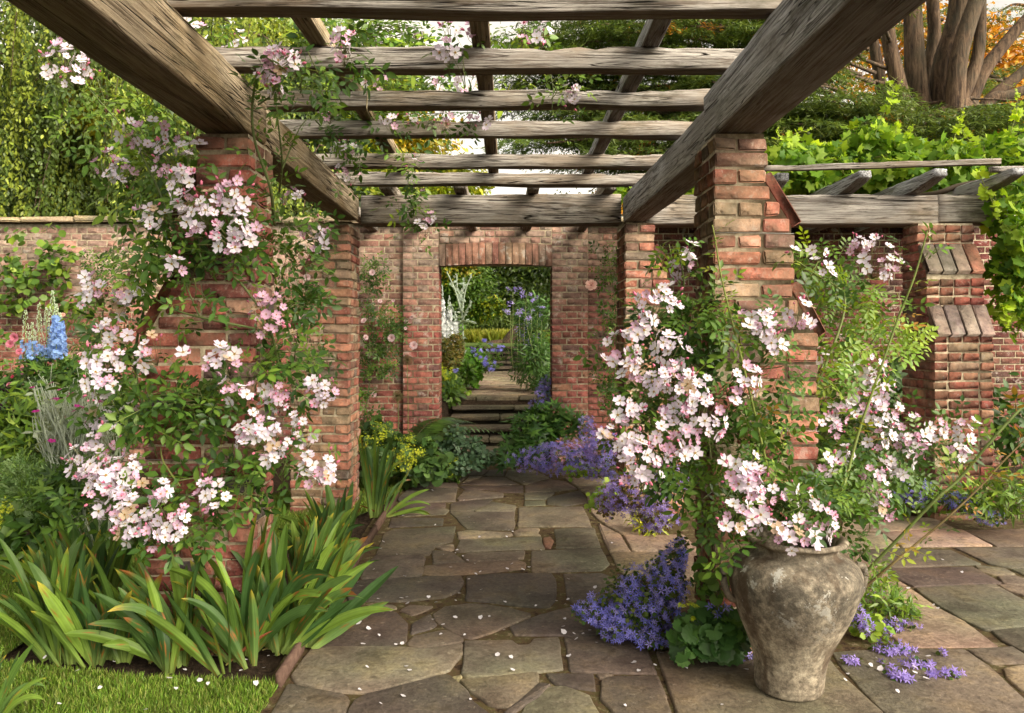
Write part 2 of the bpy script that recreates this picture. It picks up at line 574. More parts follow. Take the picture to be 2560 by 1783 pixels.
# ------------------------------------------------------------------ flagstones
def stone_rows():
    T8, T9, T5 = 8, 9, 5
    S = []
    def s(t, pts, c=0): S.append(([G(t, *p)[:2] for p in pts], c))
    s(8, [(110, 1500), (180, 1470), (660, 1345), (730, 1348), (840, 1440), (860, 1500), (1010, 1620), (900, 1900), (-300, 1950), (40, 1640)], 1)
    s(8, [(-340, 1400), (0, 1455), (60, 1490), (20, 1640), (-300, 1900), (-700, 1900), (-480, 1620)], 1)
    s(8, [(-320, 1350), (-190, 1160), (330, 1152), (540, 1165), (815, 1130), (815, 1205), (700, 1310), (430, 1395), (170, 1455), (0, 1448), (-290, 1395)], 2)
    s(8, [(450, 1130), (490, 1080), (700, 1035), (825, 1090), (812, 1115), (540, 1155)], 0)
    s(8, [(835, 1112), (1140, 1105), (1180, 1145), (1265, 1140), (1290, 1095), (1450, 1090), (1480, 1300), (850, 1350), (818, 1330)], 2)
    s(8, [(1500, 1085), (1790, 1080), (2030, 1115), (2110, 1330), (1525, 1310)], 0)
    s(8, [(620, 930), (690, 885), (860, 863), (960, 866), (1130, 895), (1262, 930), (1262, 945), (1010, 1050), (880, 1098), (780, 1070), (650, 985)], 1)
    s(8, [(1135, 1015), (1350, 935), (1450, 900), (1610, 865), (1780, 900), (1800, 1060), (1500, 1075), (1160, 1072)], 3)
    s(8, [(850, 690), (1050, 672), (1405, 668), (1440, 705), (1428, 845), (1390, 885), (1200, 878), (1000, 850), (838, 840)], 3)
    s(8, [(1495, 668), (1740, 662), (1830, 700), (1850, 850), (1560, 865), (1515, 815)], 1)
    s(8, [(130, 712), (560, 690), (800, 682), (822, 722), (795, 780), (700, 822), (400, 848), (60, 848), (50, 790)], 3)
    s(8, [(-30, 930), (200, 922), (360, 917), (435, 990), (438, 1115), (330, 1148), (-180, 1153), (-150, 1000)], 3)
    s(8, [(400, 905), (470, 872), (620, 878), (560, 915), (480, 940)], 0)
    s(8, [(205, 872), (350, 870), (378, 890), (340, 905), (210, 903)], 2)
    s(8, [(480, 1000), (600, 935), (640, 1000), (620, 1030), (480, 1060)], 3)
    s(8, [(570, 610), (700, 600), (1190, 577), (1232, 592), (1232, 628), (950, 658), (640, 678), (560, 665)], 2)
    s(8, [(1278, 512), (1500, 502), (1740, 492), (1790, 600), (1740, 640), (1450, 650), (1282, 655)], 0)
    s(8, [(240, 548), (555, 548), (566, 565), (550, 640), (535, 678), (140, 695), (170, 620)], 0)
    s(8, [(615, 512), (750, 522), (838, 588), (622, 598)], 0)
    s(8, [(822, 542), (860, 527), (1228, 514), (1222, 565), (860, 583), (832, 570)], 2)
    s(8, [(792, 442), (1338, 422), (1358, 500), (1030, 508), (800, 523), (770, 510)], 2)
    s(8, [(1430, 368), (1690, 362), (1738, 485), (1442, 492)], 0)
    s(8, [(300, 392), (360, 372), (768, 352), (750, 450), (640, 478), (590, 540), (240, 540)], 0)
    s(8, [(642, 482), (750, 467), (758, 508), (715, 518)], 4)
    s(8, [(782, 392), (840, 380), (1138, 392), (1148, 408), (1060, 422), (790, 432)], 4)
    s(8, [(1160, 387), (1200, 367), (1325, 367), (1315, 400), (1335, 413), (1170, 408)], 4)
    s(8, [(1360, 430), (1400, 425), (1420, 450), (1400, 495), (1370, 490)], 5)
    s(8, [(1192, 227), (1618, 222), (1678, 352), (1192, 352)], 2)
    s(8, [(732, 257), (1162, 257), (1158, 376), (850, 367), (782, 300)], 0)
    s(8, [(742, 202), (800, 187), (1015, 172), (960, 215), (890, 248), (732, 250)], 3)
    s(8, [(905, 250), (1010, 192), (1168, 217), (1162, 250)], 0)
    s(8, [(782, 170), (830, 117), (900, 107), (970, 122), (1088, 132), (1080, 155), (792, 180)], 1)
    s(8, [(1232, 182), (1366, 177), (1366, 208), (1232, 213)], 0)
    s(8, [(1378, 203), (1384, 162), (1598, 112), (1655, 190), (1500, 213)], 3)
    s(8, [(1228, 132), (1428, 127), (1370, 170), (1232, 172)], 0)
    s(8, [(450, 112), (776, 97), (766, 185), (400, 192), (385, 170)], 1)
    s(8, [(400, 200), (700, 195), (700, 225), (395, 258)], 3)
    s(8, [(375, 265), (690, 228), (730, 240), (700, 268), (388, 285)], 0)
    s(8, [(345, 295), (690, 298), (680, 343), (540, 345), (330, 355)], 3)
    s(8, [(1232, 80), (1398, 37), (1500, 52), (1585, 100), (1420, 118), (1242, 123)], 0)
    s(8, [(805, 72), (955, 25), (1100, 28), (1195, 72), (1000, 76)], 1)
    s(8, [(480, 100), (560, 60), (780, 62), (790, 90)], 3)
    s(8, [(800, 85), (1000, 82), (1215, 80), (1215, 125), (1110, 125), (960, 105), (840, 108)], 3)
    s(8, [(820, 60), (860, 20), (950, 18), (900, 50)], 2)
    s(8, [(1100, 20), (1120, -20), (1290, -20), (1390, 30), (1230, 72)], 0)
    s(8, [(960, 15), (1000, -25), (1110, -25), (1090, 18)], 1)
    s(8, [(700, 50), (790, -5), (950, -25), (990, -20), (950, 12), (850, 15), (800, 52)], 3)
    # gap fillers near the bottom
    s(8, [(810, 1375), (1310, 1330), (1320, 1440), (1120, 1560), (1010, 1540), (880, 1450)], 2)
    s(8, [(1370, 1330), (1685, 1330), (1705, 1440), (1560, 1425), (1420, 1395)], 3)
    s(8, [(1250, 1520), (1380, 1420), (1500, 1408), (1670, 1470), (1690, 1530), (1760, 1640), (1900, 1900), (1150, 1900), (1180, 1620)], 2)
    s(8, [(1745, 1370), (1850, 1345), (2115, 1345), (2170, 1480), (2230, 1640), (2330, 1900), (1960, 1900), (1830, 1600), (1740, 1500)], 1)
    s(8, [(1330, 1400), (1410, 1400), (1330, 1480), (1130, 1600), (1080, 1600)], 3)
    s(8, [(740, 1350), (810, 1330), (795, 1375), (770, 1385)], 4)
    s(8, [(1700, 1335), (1830, 1333), (1735, 1365)], 1)
    # right of the long joint
    s(8, [(1650, 235), (1900, 235), (2010, 400), (1880, 400), (1780, 350), (1720, 300)], 6)
    s(8, [(1722, 330), (1870, 405), (1935, 515), (1790, 515)], 6)
    s(8, [(1895, 408), (2292, 408), (2400, 520), (1950, 515)], 6)
    s(8, [(1490, 30), (1800, 30), (1800, 70), (1590, 92)], 4)
    s(8, [(1590, 95), (1720, 78), (1800, 100), (1800, 130), (1640, 133)], 4)
    s(8, [(1640, 140), (1900, 140), (1900, 225), (1670, 225)], 6)
    s(8, [(1800, 520), (2400, 520), (2480, 700), (1900, 680)], 6)
    s(9, [(-160, 1180), (480, 1215), (1000, 1240), (1060, 1330), (1350, 1599), (1560, 1850), (100, 1900), (-20, 1590)], 2)
    s(9, [(1025, 1190), (1500, 1160), (1900, 1170), (2050, 1270), (2292, 1500), (2600, 1850), (1600, 1850), (1370, 1590), (1100, 1310)], 2)
    s(9, [(1910, 1165), (2220, 1145), (2400, 1250), (2080, 1260), (2030, 1240)], 0)
    s(9, [(2160, 1290), (2290, 1270), (2500, 1400), (2600, 1500), (2292, 1450), (2180, 1360)], 4)
    s(9, [(1570, 760), (2100, 735), (2400, 900), (2292, 1010), (2040, 1040), (1860, 960), (1700, 860)], 2)
    s(9, [(2080, 1050), (2300, 1020), (2500, 1090), (2500, 1230), (2292, 1180), (2150, 1110)], 0)
    s(9, [(1190, 520), (1400, 500), (1800, 510), (2000, 600), (1400, 625), (1240, 590)], 0)
    s(9, [(1250, 600), (1450, 628), (1950, 620), (2140, 725), (1560, 752), (1490, 720)], 3)
    s(9, [(1960, 605), (2170, 630), (2235, 670), (2100, 672), (2000, 650)], 2)
    s(9, [(2110, 682), (2240, 680), (2400, 740), (2170, 735)], 0)
    s(9, [(2120, 742), (2350, 745), (2450, 830), (2292, 815), (2170, 780)], 4)
    s(9, [(1830, 492), (2500, 490), (2600, 620), (2200, 625), (2060, 600)], 0)
    s(9, [(2210, 635), (2600, 630), (2700, 740), (2400, 720)], 2)
    s(9, [(1340, 390), (1700, 368), (1880, 375), (2080, 478), (1480, 485)], 6)
    s(9, [(1040, 395), (1330, 390), (1465, 487), (1100, 500)], 6)
    s(9, [(1200, 240), (1420, 235), (1500, 270), (1300, 280), (1220, 270)], 6)
    s(9, [(1100, 290), (1500, 280), (1700, 300), (1820, 362), (1350, 378), (1060, 380)], 6)
    s(9, [(1890, 378), (2500, 365), (2600, 480), (2110, 482)], 0)
    s(9, [(1090, 520), (1180, 520), (1500, 740), (1700, 880), (1890, 980), (2130, 1150), (1500, 1150), (1200, 900)], 6)
    # the paving goes on beyond what the picture shows
    rr = random.Random(77)
    y = 1.25
    while y < 7.7:
        d = rr.uniform(.34, .62)
        x = -.9 if y + d < 2.50 else .80 * (y + d) + .06
        xe = 5.8
        while x < xe:
            w = rr.uniform(.45, .95)
            j = lambda: rr.uniform(-.02, .02)
            S.append(([(x + .01 + j() * .3, y + .012), (x + w - .012 + j() * .3, y + .012), (x + w - .012 + j() * .3, y + d - .012), (x + .01 + j() * .3, y + d - .012)], rr.choice([0, 1, 2, 0, 3])))
            x += w
        y += d
    return S


STONE_COL = [(.132, .117, .097), (.114, .103, .088), (.160, .145, .116), (.092, .082, .075), (.25, .22, .17), (.28, .155, .11), (.28, .23, .19)]


def build_path():
    b = MB()
    rng = np.random.default_rng(3)
    for pts, c in stone_rows():
        pts = np.array(pts)
        a = np.sum(pts[:, 0] * np.roll(pts[:, 1], -1) - np.roll(pts[:, 0], -1) * pts[:, 1])
        if a < 0:
            pts = pts[::-1]
        n = len(pts)
        e0 = unit(pts - np.roll(pts, 1, 0)); e1 = unit(np.roll(pts, -1, 0) - pts)
        n0 = np.stack([e0[:, 1], -e0[:, 0]], -1); n1_ = np.stack([e1[:, 1], -e1[:, 0]], -1)
        pts = pts + (n0 + n1_) / (1 + np.clip(np.sum(n0 * n1_, 1), -.3, 1))[:, None] * .0035      # close the joints a little
        # round the corners and roughen the sides
        out = []
        for i in range(n):
            p0, p1, p2 = pts[i - 1], pts[i], pts[(i + 1) % n]
            r = .016
            d0, d2 = p0 - p1, p2 - p1
            l0, l2 = np.linalg.norm(d0), np.linalg.norm(d2)
            r0, r2 = min(r, l0 * .3), min(r, l2 * .3)
            out += [p1 + d0 / l0 * r0, (p1 + p1 + p1 + p0 * 0 + d0 / l0 * r0 + p1 + d2 / l2 * r2 - p1) / 3 if False else p1 + (d0 / l0 * r0 + d2 / l2 * r2) * .22, p1 + d2 / l2 * r2]
            m = int((l2 - r2 * 2) / .09)
            for k in range(m):
                out.append(p1 + d2 / l2 * (r2 + (l2 - 2 * r2) * (k + 1) / (m + 1)))
        o = np.array(out)
        k = len(o)
        tan = np.roll(o, -1, 0) - np.roll(o, 1, 0)
        nrm = unit(np.stack([tan[:, 1], -tan[:, 0]], -1))
        jit = np.convolve(np.tile(rng.normal(0, 1, k), 3), np.ones(3) / 3, 'same')[k:2 * k]
        o = o + nrm * (.0065 * jit)[:, None]
        h = rng.uniform(-.004, .004)
        tilt = rng.normal(0, .002, 2)
        cen = o.mean(0)
        hz = h + (o - cen) @ tilt
        rings = []
        for off, dz in ((.004, -.045), (.002, -.008), (-.002, -.002), (-.007, 0)):
            q = o + nrm * off
            rings.append(np.concatenate([q, (hz + dz)[:, None]], 1))
        v = np.concatenate(rings)
        loops, sizes = [], []
        for r in range(3):
            for i in range(k):
                j = (i + 1) % k
                loops += [r * k + i, r * k + j, (r + 1) * k + j, (r + 1) * k + i]
                sizes.append(4)
        loops += list(range(3 * k, 4 * k)); sizes.append(k)
        col = np.array(STONE_COL[c]) * rng.uniform(.85, 1.15) * rng.uniform(.95, 1.05, 3)
        b.add(v, loops, sizes, col)
    return tag(b.build('path', M['stone']), 'irregular grey brown flagstone paving', kind='structure')


build_path()

# ================================================================== brickwork
_s = .5
BR_RED = [rgb(150, 74, 56), rgb(152, 78, 58), rgb(128, 60, 50), rgb(158, 94, 70), rgb(118, 58, 50), rgb(152, 92, 70), rgb(150, 108, 86), rgb(104, 80, 74), rgb(80, 68, 70), rgb(172, 128, 96)]
BR_W = np.array([.17, .15, .14, .12, .11, .10, .08, .05, .03, .05])
WALL_RED = [rgb(146, 76, 62), rgb(156, 86, 68), rgb(134, 66, 56), rgb(116, 60, 52), rgb(158, 102, 80), rgb(112, 78, 70)]
WALL_W = np.array([.25, .2, .2, .15, .12, .08])


def chamfer_box(bev=.09):
    """unit box with chamfered edges, centred; 24 verts"""
    v, idx = [], {}
    for sx in (-1, 1):
        for sy in (-1, 1):
            for sz in (-1, 1):
                for ax in range(3):
                    p = [sx * .5, sy * .5, sz * .5]
                    for a in range(3):
                        if a != ax:
                            p[a] *= 1 - 2 * bev if False else 1
                    idx[(sx, sy, sz, ax)] = len(v)
                    v.append(([sx, sy, sz], ax))
    F = []
    for ax in range(3):
        a, c = [i for i in range(3) if i != ax]
        for s in (-1, 1):
            quad = []
            for sa, sc in ((-1, -1), (1, -1), (1, 1), (-1, 1)):
                k = [0, 0, 0]; k[ax] = s; k[a] = sa; k[c] = sc
                quad.append(idx[(*k, ax)])
            flip = (s < 0) ^ (ax == 1)
            F.append(quad[::-1] if flip else quad)
    for e in range(3):
        a, c = [i for i in range(3) if i != e]
        for sa in (-1, 1):
            for sc in (-1, 1):
                k1 = [0, 0, 0]; k1[a] = sa; k1[c] = sc; k1[e] = -1
                k2 = list(k1); k2[e] = 1
                F.append([idx[(*k1, a)], idx[(*k2, a)], idx[(*k2, c)], idx[(*k1, c)]])
    for sx in (-1, 1):
        for sy in (-1, 1):
            for sz in (-1, 1):
                F.append([idx[(sx, sy, sz, 0)], idx[(sx, sy, sz, 1)], idx[(sx, sy, sz, 2)]])
    sg = np.array([q[0] for q in v], float)
    axs = np.array([q[1] for q in v])
    return sg, axs, np.array([i for f in F for i in f]), np.array([len(f) for f in F])


CB_S, CB_A, CB_L, CB_N = chamfer_box()


def brick_boxes(b, cen, size, cols, rng, bev=.006, jit=.003, rot=None):
    cen = np.asarray(cen, float); size = np.asarray(size, float)
    n = len(cen)
    if n == 0: return
    half = size[:, None, :] * .5 * CB_S[None]
    inset = bev * CB_S[None] * (np.arange(3)[None, None] != CB_A[None, :, None])
    v = half - inset * rng.uniform(.6, 1.6, (n, 1, 1))
    # one jitter per corner, shared by its three verts
    cj = rng.normal(0, jit, (n, 8, 3))
    cid = ((CB_S[:, 0] > 0) * 4 + (CB_S[:, 1] > 0) * 2 + (CB_S[:, 2] > 0) * 1).astype(int)
    v = v + cj[:, cid]
    if rot is not None:
        v = np.einsum('nij,nvj->nvi', rot, v)
    v = v + cen[:, None]
    loops = (CB_L[None] + (np.arange(n) * 24)[:, None]).ravel()
    b.add(v.reshape(-1, 3), loops, np.tile(CB_N, n), np.repeat(cols, 24, 0))


def pick(rng, pal, w, n):
    c = np.array(pal)[rng.choice(len(pal), n, p=w / w.sum())]
    return c * rng.uniform(.8, 1.2, (n, 1)) * rng.uniform(.93, 1.07, (n, 3))


def run(rng, L, off, lens=(.215, .215, .105)):
    """brick intervals along a length"""
    out, x = [], 0.0
    first = off
    while x < L - .02:
        l = first if first else lens[rng.integers(0, len(lens))]
        first = None
        e = min(L, x + l)
        if L - e < .06: e = L
        out.append((x, e)); x = e + .011
    return out


BUFF = [rgb(158, 104, 76), rgb(160, 114, 84), rgb(148, 90, 66), rgb(134, 104, 78), rgb(118, 84, 70), rgb(150, 124, 98), rgb(134, 74, 58), rgb(106, 88, 76), rgb(152, 86, 64)]
SLAB = [rgb(150, 132, 118), rgb(130, 120, 112), rgb(164, 108, 80), rgb(142, 126, 112)]
BUFF_W = np.array([.16, .14, .14, .10, .08, .10, .12, .05, .11])


def pillar(name, label, inner_x, y0, side, seed, rotz=0.0, depth=.35, hgt=2.40, base_z=-.03, pal_=None):
    P_, W_ = (BR_RED, BR_W) if pal_ is None else pal_
    """old brick pier: a straight inner face and two sloped set-offs on the outer side. side = +1 spreads to +x."""
    rng = np.random.default_rng(seed)
    H, h = .0755, .064
    def w_at(z):
        if z > 2.17: return .245
        if z > 1.98: return max(.245, .37 - (z - 1.98) / .21 * .125 - .012)
        if z > 1.68: return .37
        if z > 1.47: return max(.37, .485 - (z - 1.47) / .21 * .115 - .012)
        return .485

    root = thing(name, label, 'brick pillar', (inner_x, y0, 0), 'brick pillars carrying the oak beams')
    cen, siz = [], []
    z = base_z
    k = 0
    while z + h < hgt + .02:
        w = w_at(z + h)
        nxt = w_at(z + h + H)
        prot = rng.normal(0, .004)
        in_slope = (1.93 < z + h / 2 < 2.10) or (1.43 < z + h / 2 < 1.60)
        ww = w
        A = .105
        ext = []
        offs = (.105 if k % 2 else .215)
        for (a, e) in run(rng, ww, offs):                       # front row
            ext.append((a, e, 0, A))
        for (a, e) in run(rng, ww, .215 if k % 2 else .105):     # back row
            ext.append((a, e, depth - A, depth))
        L = depth - 2 * A - .022
        for (a, e) in run(rng, L, .105 if k % 2 else None):      # sides
            ext.append((0, A, A + .011 + a, A + .011 + e))
            if ww > 2 * A: ext.append((ww - A, ww, A + .011 + a, A + .011 + e))
        for (a, e, c, d) in ext:
            jo = rng.normal(0, .0035, 2)
            cen.append((side * ((a + e) / 2 + jo[0]), (c + d) / 2 + jo[1], z + h / 2 + rng.normal(0, .0015)))
            siz.append((e - a, d - c, h * rng.uniform(.93, 1.04)))
        z += H; k += 1
    b = MB()
    cen, siz = np.array(cen), np.array(siz)
    brick_boxes(b, cen, siz, pick(rng, P_, W_, len(cen)), rng, .0055, .0022)
    # sloping bricks of the two set-offs
    for (wl, zl, wu, zu) in ((.485, 1.47, .37, 1.68), (.37, 1.98, .245, 2.19)):
        L = math.hypot(wl - wu, zu - zl) + .03
        ang = math.atan2(zu - zl, wu - wl)
        nslab = 3 if depth < .4 else 4
        step = depth / nslab
        for i in range(nslab):
            cx, cz = (wl + wu) / 2 + .010, (zl + zu) / 2 + .002
            ca, sa = math.cos(ang), math.sin(ang)
            R = np.array([[ca * side, 0, -sa * side], [0, 1, 0], [sa, 0, ca]]) if side > 0 else np.array([[-ca, 0, sa], [0, -1, 0], [sa, 0, ca]])
            brick_boxes(b, [(side * cx, step * (i + .5), cz)], [(L, step - .010, .052)], pick(rng, SLAB if seed == 15 else BR_RED[:3] + BR_RED[4:5], np.ones(4), 1), rng, .004, .002, R[None])
    b.v = [v + np.array((inner_x, y0, 0)) for v in b.v]
    ob = b.build('bricks', M['brick'], root)
    # mortar core
    m = MB()
    i_ = .0095
    prof = [(i_, base_z), (.485 - i_, base_z), (.485 - i_, 1.46), (.37 - i_, 1.66), (.37 - i_, 1.97), (.245 - i_, 2.17), (.245 - i_, hgt - .01), (i_, hgt - .01)]
    v = [(inner_x + side * x, y0 + y, zz) for y in (i_, depth - i_) for (x, zz) in prof]
    n = len(prof)
    loops, sizes = [], []
    for i in range(n):
        j = (i + 1) % n
        q = [i, j, n + j, n + i]
        loops += q if side > 0 else q[::-1]
        sizes.append(4)
    f1, f2 = list(range(n)), list(range(n, 2 * n))[::-1]
    loops += (f1[::-1] if side < 0 else f1) + (f2[::-1] if side < 0 else f2); sizes += [n, n]
    m.add(v, loops, sizes, (1, 1, 1))
    m.build('mortar_joints', M['mortar'], root)
    if rotz:
        root.rotation_euler = (0, 0, rotz)
    return root


pillar('brick_pillar', 'near brick pillar on the left, wrapped in pale pink roses above the iris leaves', -1.19, 3.40, -1, 11)
pillar('brick_pillar', 'near brick pillar on the right, standing behind the stone urn', .955, 3.40, 1, 12, pal_=(BUFF, BUFF_W))
pillar('brick_pillar', 'far brick pillar left of the doorway, at the end of the left oak beam', -1.31, 6.08, -1, 13, depth=.46, pal_=(BUFF, BUFF_W))
pillar('brick_pillar', 'far brick pillar right of the doorway, half hidden by climbing roses', .975, 6.08, 1, 14, depth=.46, pal_=(BUFF, BUFF_W))
# the wing pillar turns its set-offs towards the viewer
p4 = pillar('brick_pillar', 'brick pillar at the right edge with sloping lichened set-offs facing the camera', 3.42, 6.30, 1, 15, depth=.47, pal_=(BUFF + BR_RED[:4], np.concatenate([BUFF_W * .7, BR_W[:4] * .5])))
p4.rotation_euler = (0, 0, -math.pi / 2)
p4.location = (3.40, 6.34, 0)


# ------------------------------------------------------------------ the garden wall
WY = 8.40


def wall_bricks(b, x0, x1, z0, z1, yf, rng, pal=WALL_RED, w=WALL_W, th=.06, tone=None):
    H, h = .0745, .0625
    cen, siz, cols = [], [], []
    z, k = z0, 0
    while z + h <= z1 + .02:
        x = x0
        ph = (k % 2)
        seq = [.215, .105] if ph else [.105, .215]
        i = 0
        x = x0
        while x < x1 - .02:
            l = seq[i % 2] if rng.random() > .12 else .215
            if i == 0 and ph: l = .16
            e = min(x1, x + l)
            if x1 - e < .05: e = x1
            cen.append(((x + e) / 2, yf + th / 2 + rng.normal(0, .0012), z + h / 2 + rng.normal(0, .0006)))
            siz.append((e - x, th, h))
            x = e + .0125; i += 1
        z += H; k += 1
    c = pick(rng, pal, w, len(cen))
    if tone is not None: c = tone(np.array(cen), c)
    brick_boxes(b, cen, siz, c, rng, .0022, .001)


def add_box(m, x0, x1, y0, y1, z0, z1, col=(1, 1, 1)):
    v = [(x, y, z) for z in (z0, z1) for (x, y) in ((x0, y0), (x1, y0), (x1, y1), (x0, y1))]
    m.add(v, [0, 3, 2, 1, 4, 5, 6, 7, 0, 1, 5, 4, 1, 2, 6, 5, 2, 3, 7, 6, 3, 0, 4, 7], [4] * 6, col)


def wall_tone(cen, c):
    """older, paler, lime-bloomed bricks along the top courses; fresh red ones below"""
    rng = np.random.default_rng(5)
    z = cen[:, 2]
    t = np.clip((z - 1.5) / .8, 0, 1)[:, None] * rng.uniform(.35, 1, (len(c), 1))
    old = np.array([.34, .275, .21])
    t = np.where(cen[:, :1] > 1.4, 0, t)                 # no lime bloom in the bay under the vine, which gets painted shade
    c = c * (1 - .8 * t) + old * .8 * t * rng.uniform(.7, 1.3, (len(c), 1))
    c = np.where(cen[:, :1] > 1.4, c * np.array((.48, .38, .42)), c)  # shade under the wing roof painted into the brick colour
    return c


def build_wall():
    root = thing('garden_wall', 'tall red brick garden wall with an open doorway and stone coping', 'wall', (0, WY, 0))
    rng = np.random.default_rng(21)
    b = MB()
    X0, X1 = -9.5, 8.0
    wall_bricks(b, X0, -1.19, -.05, 2.72, WY, rng, tone=wall_tone)
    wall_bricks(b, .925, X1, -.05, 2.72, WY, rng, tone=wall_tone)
    wall_bricks(b, -1.18, -.777, -.05, 2.72, WY - .05, rng, tone=wall_tone)
    wall_bricks(b, .512, .915, -.05, 2.72, WY - .05, rng, tone=wall_tone)
    wall_bricks(b, -.766, .501, 2.515, 2.72, WY - .05, rng, tone=wall_tone)
    # reveals of the doorway
    z, k = -.05, 0
    cen, siz = [], []
    while z < 2.2:
        for xx in (-.80, .535):
            a = .10 if k % 2 else .20
            for (c0, c1) in ((.02, a), (a + .01, .33)):
                cen.append((xx, WY - .05 + (c0 + c1) / 2 + .045, z + .032)); siz.append((.05, c1 - c0, .0645))
        z += .0745; k += 1
    brick_boxes(b, cen, siz, pick(rng, WALL_RED, WALL_W, len(cen)), rng, .0035, .0015)
    b.build('brickwork', M['wall_brick'], root)
    # lintel of upright bricks
    a = MB()
    cen, siz = [], []
    n = 17
    for i in range(n):
        x = -.775 + (i + .5) * 1.287 / n
        cam_ = .028 * (1 - ((x + .132) / .64) ** 2)
        cen.append((x, WY - .004, 2.245 + cam_ + .125)); siz.append((1.287 / n - .007, .10, .245))
    brick_boxes(a, cen, siz, pick(rng, [rgb(142, 98, 78), rgb(130, 86, 70), rgb(152, 118, 94), rgb(124, 100, 88)], np.array([.3, .3, .25, .15]), n), rng, .002, .001)
    a.build('door_lintel', M['wall_brick'], root)
    m = MB()
    add_box(m, X0, -1.185, WY + .004, WY + .36, -.3, 2.74)
    add_box(m, .918, X1, WY + .004, WY + .36, -.3, 2.74)
    add_box(m, -1.183, -.779, WY - .046, WY + .36, -.3, 2.74)
    add_box(m, .514, .916, WY - .046, WY + .36, -.3, 2.74)
    add_box(m, -.778, .513, WY - .043, WY + .36, 2.285, 2.739)
    m.build('mortar_joints', M['mortar'], root)
    c = MB()
    cen, siz = [], []
    x = X0
    while x < X1:
        l = rng.uniform(.35, .7)
        cen.append((x + l / 2, WY + .13, 2.775 + rng.normal(0, .003))); siz.append((l - .012, .46, .062))
        x += l
    brick_boxes(c, cen, siz, np.array([(.34, .29, .21)]) * rng.uniform(.7, 1.2, (len(cen), 1)), rng, .01, .006)
    c.build('coping', M['stone'], root)


build_wall()


# ------------------------------------------------------------------ steps
def flight(name, label, x0, x1, tops, seed, edge=0.0):
    """tops: list of (front Y, Z)"""
    root = thing(name, label, 'stone steps', ((x0 + x1) / 2, tops[0][0], 0), 'stone steps beyond the doorway')
    rng = np.random.default_rng(seed)
    for i, (yf, z) in enumerate(tops):
        b = MB()
        yb = (tops[i + 1][0] if i + 1 < len(tops) else yf + .40) + .06
        x = x0
        cuts = [x0] + sorted(x0 + (x1 - x0) * rng.uniform(.25, .75, 1 + (i % 2))) + [x1]
        for a, e in zip(cuts[:-1], cuts[1:]):
            if e - a < .1: continue
            v0 = rng.normal(0, .008)
            brick_boxes(b, [((a + e) / 2, (yf + yb) / 2 + v0, z - .028)], [(e - a - .006, yb - yf, .055)],
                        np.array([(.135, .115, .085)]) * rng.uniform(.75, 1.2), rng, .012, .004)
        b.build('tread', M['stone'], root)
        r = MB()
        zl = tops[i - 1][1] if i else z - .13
        add_box(r, x0 + .02, x1 - .02, yf + .05, yb, zl - .06, z - .057, (.025, .022, .015))  # near-black colour paints the shadow recess below each tread
        r.build('riser', M['stone'], root)


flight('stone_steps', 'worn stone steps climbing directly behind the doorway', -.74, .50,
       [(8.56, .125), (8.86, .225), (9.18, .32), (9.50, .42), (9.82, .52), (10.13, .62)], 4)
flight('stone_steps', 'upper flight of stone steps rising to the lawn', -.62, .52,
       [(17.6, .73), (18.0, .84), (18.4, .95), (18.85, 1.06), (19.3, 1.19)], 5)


def landing():
    b = MB(); rng = np.random.default_rng(8)
    y = 10.50
    while y < 17.62:
        d = rng.uniform(.12, .32)
        x = -.66
        while x < .56:
            l = rng.uniform(.2, .55); e = min(.58, x + l)
            if e - x > .06:
                brick_boxes(b, [((x + e) / 2, y + d / 2, .598)], [(e - x - .012, d - .014, .05)], np.array([(.23, .195, .15)]) * rng.uniform(.7, 1.25), rng, .006, .003)
            x = e
        y += d
    tag(b.build('upper_path', M['stone']), 'crazy paved stone path between the two flights of steps', kind='structure')


landing()


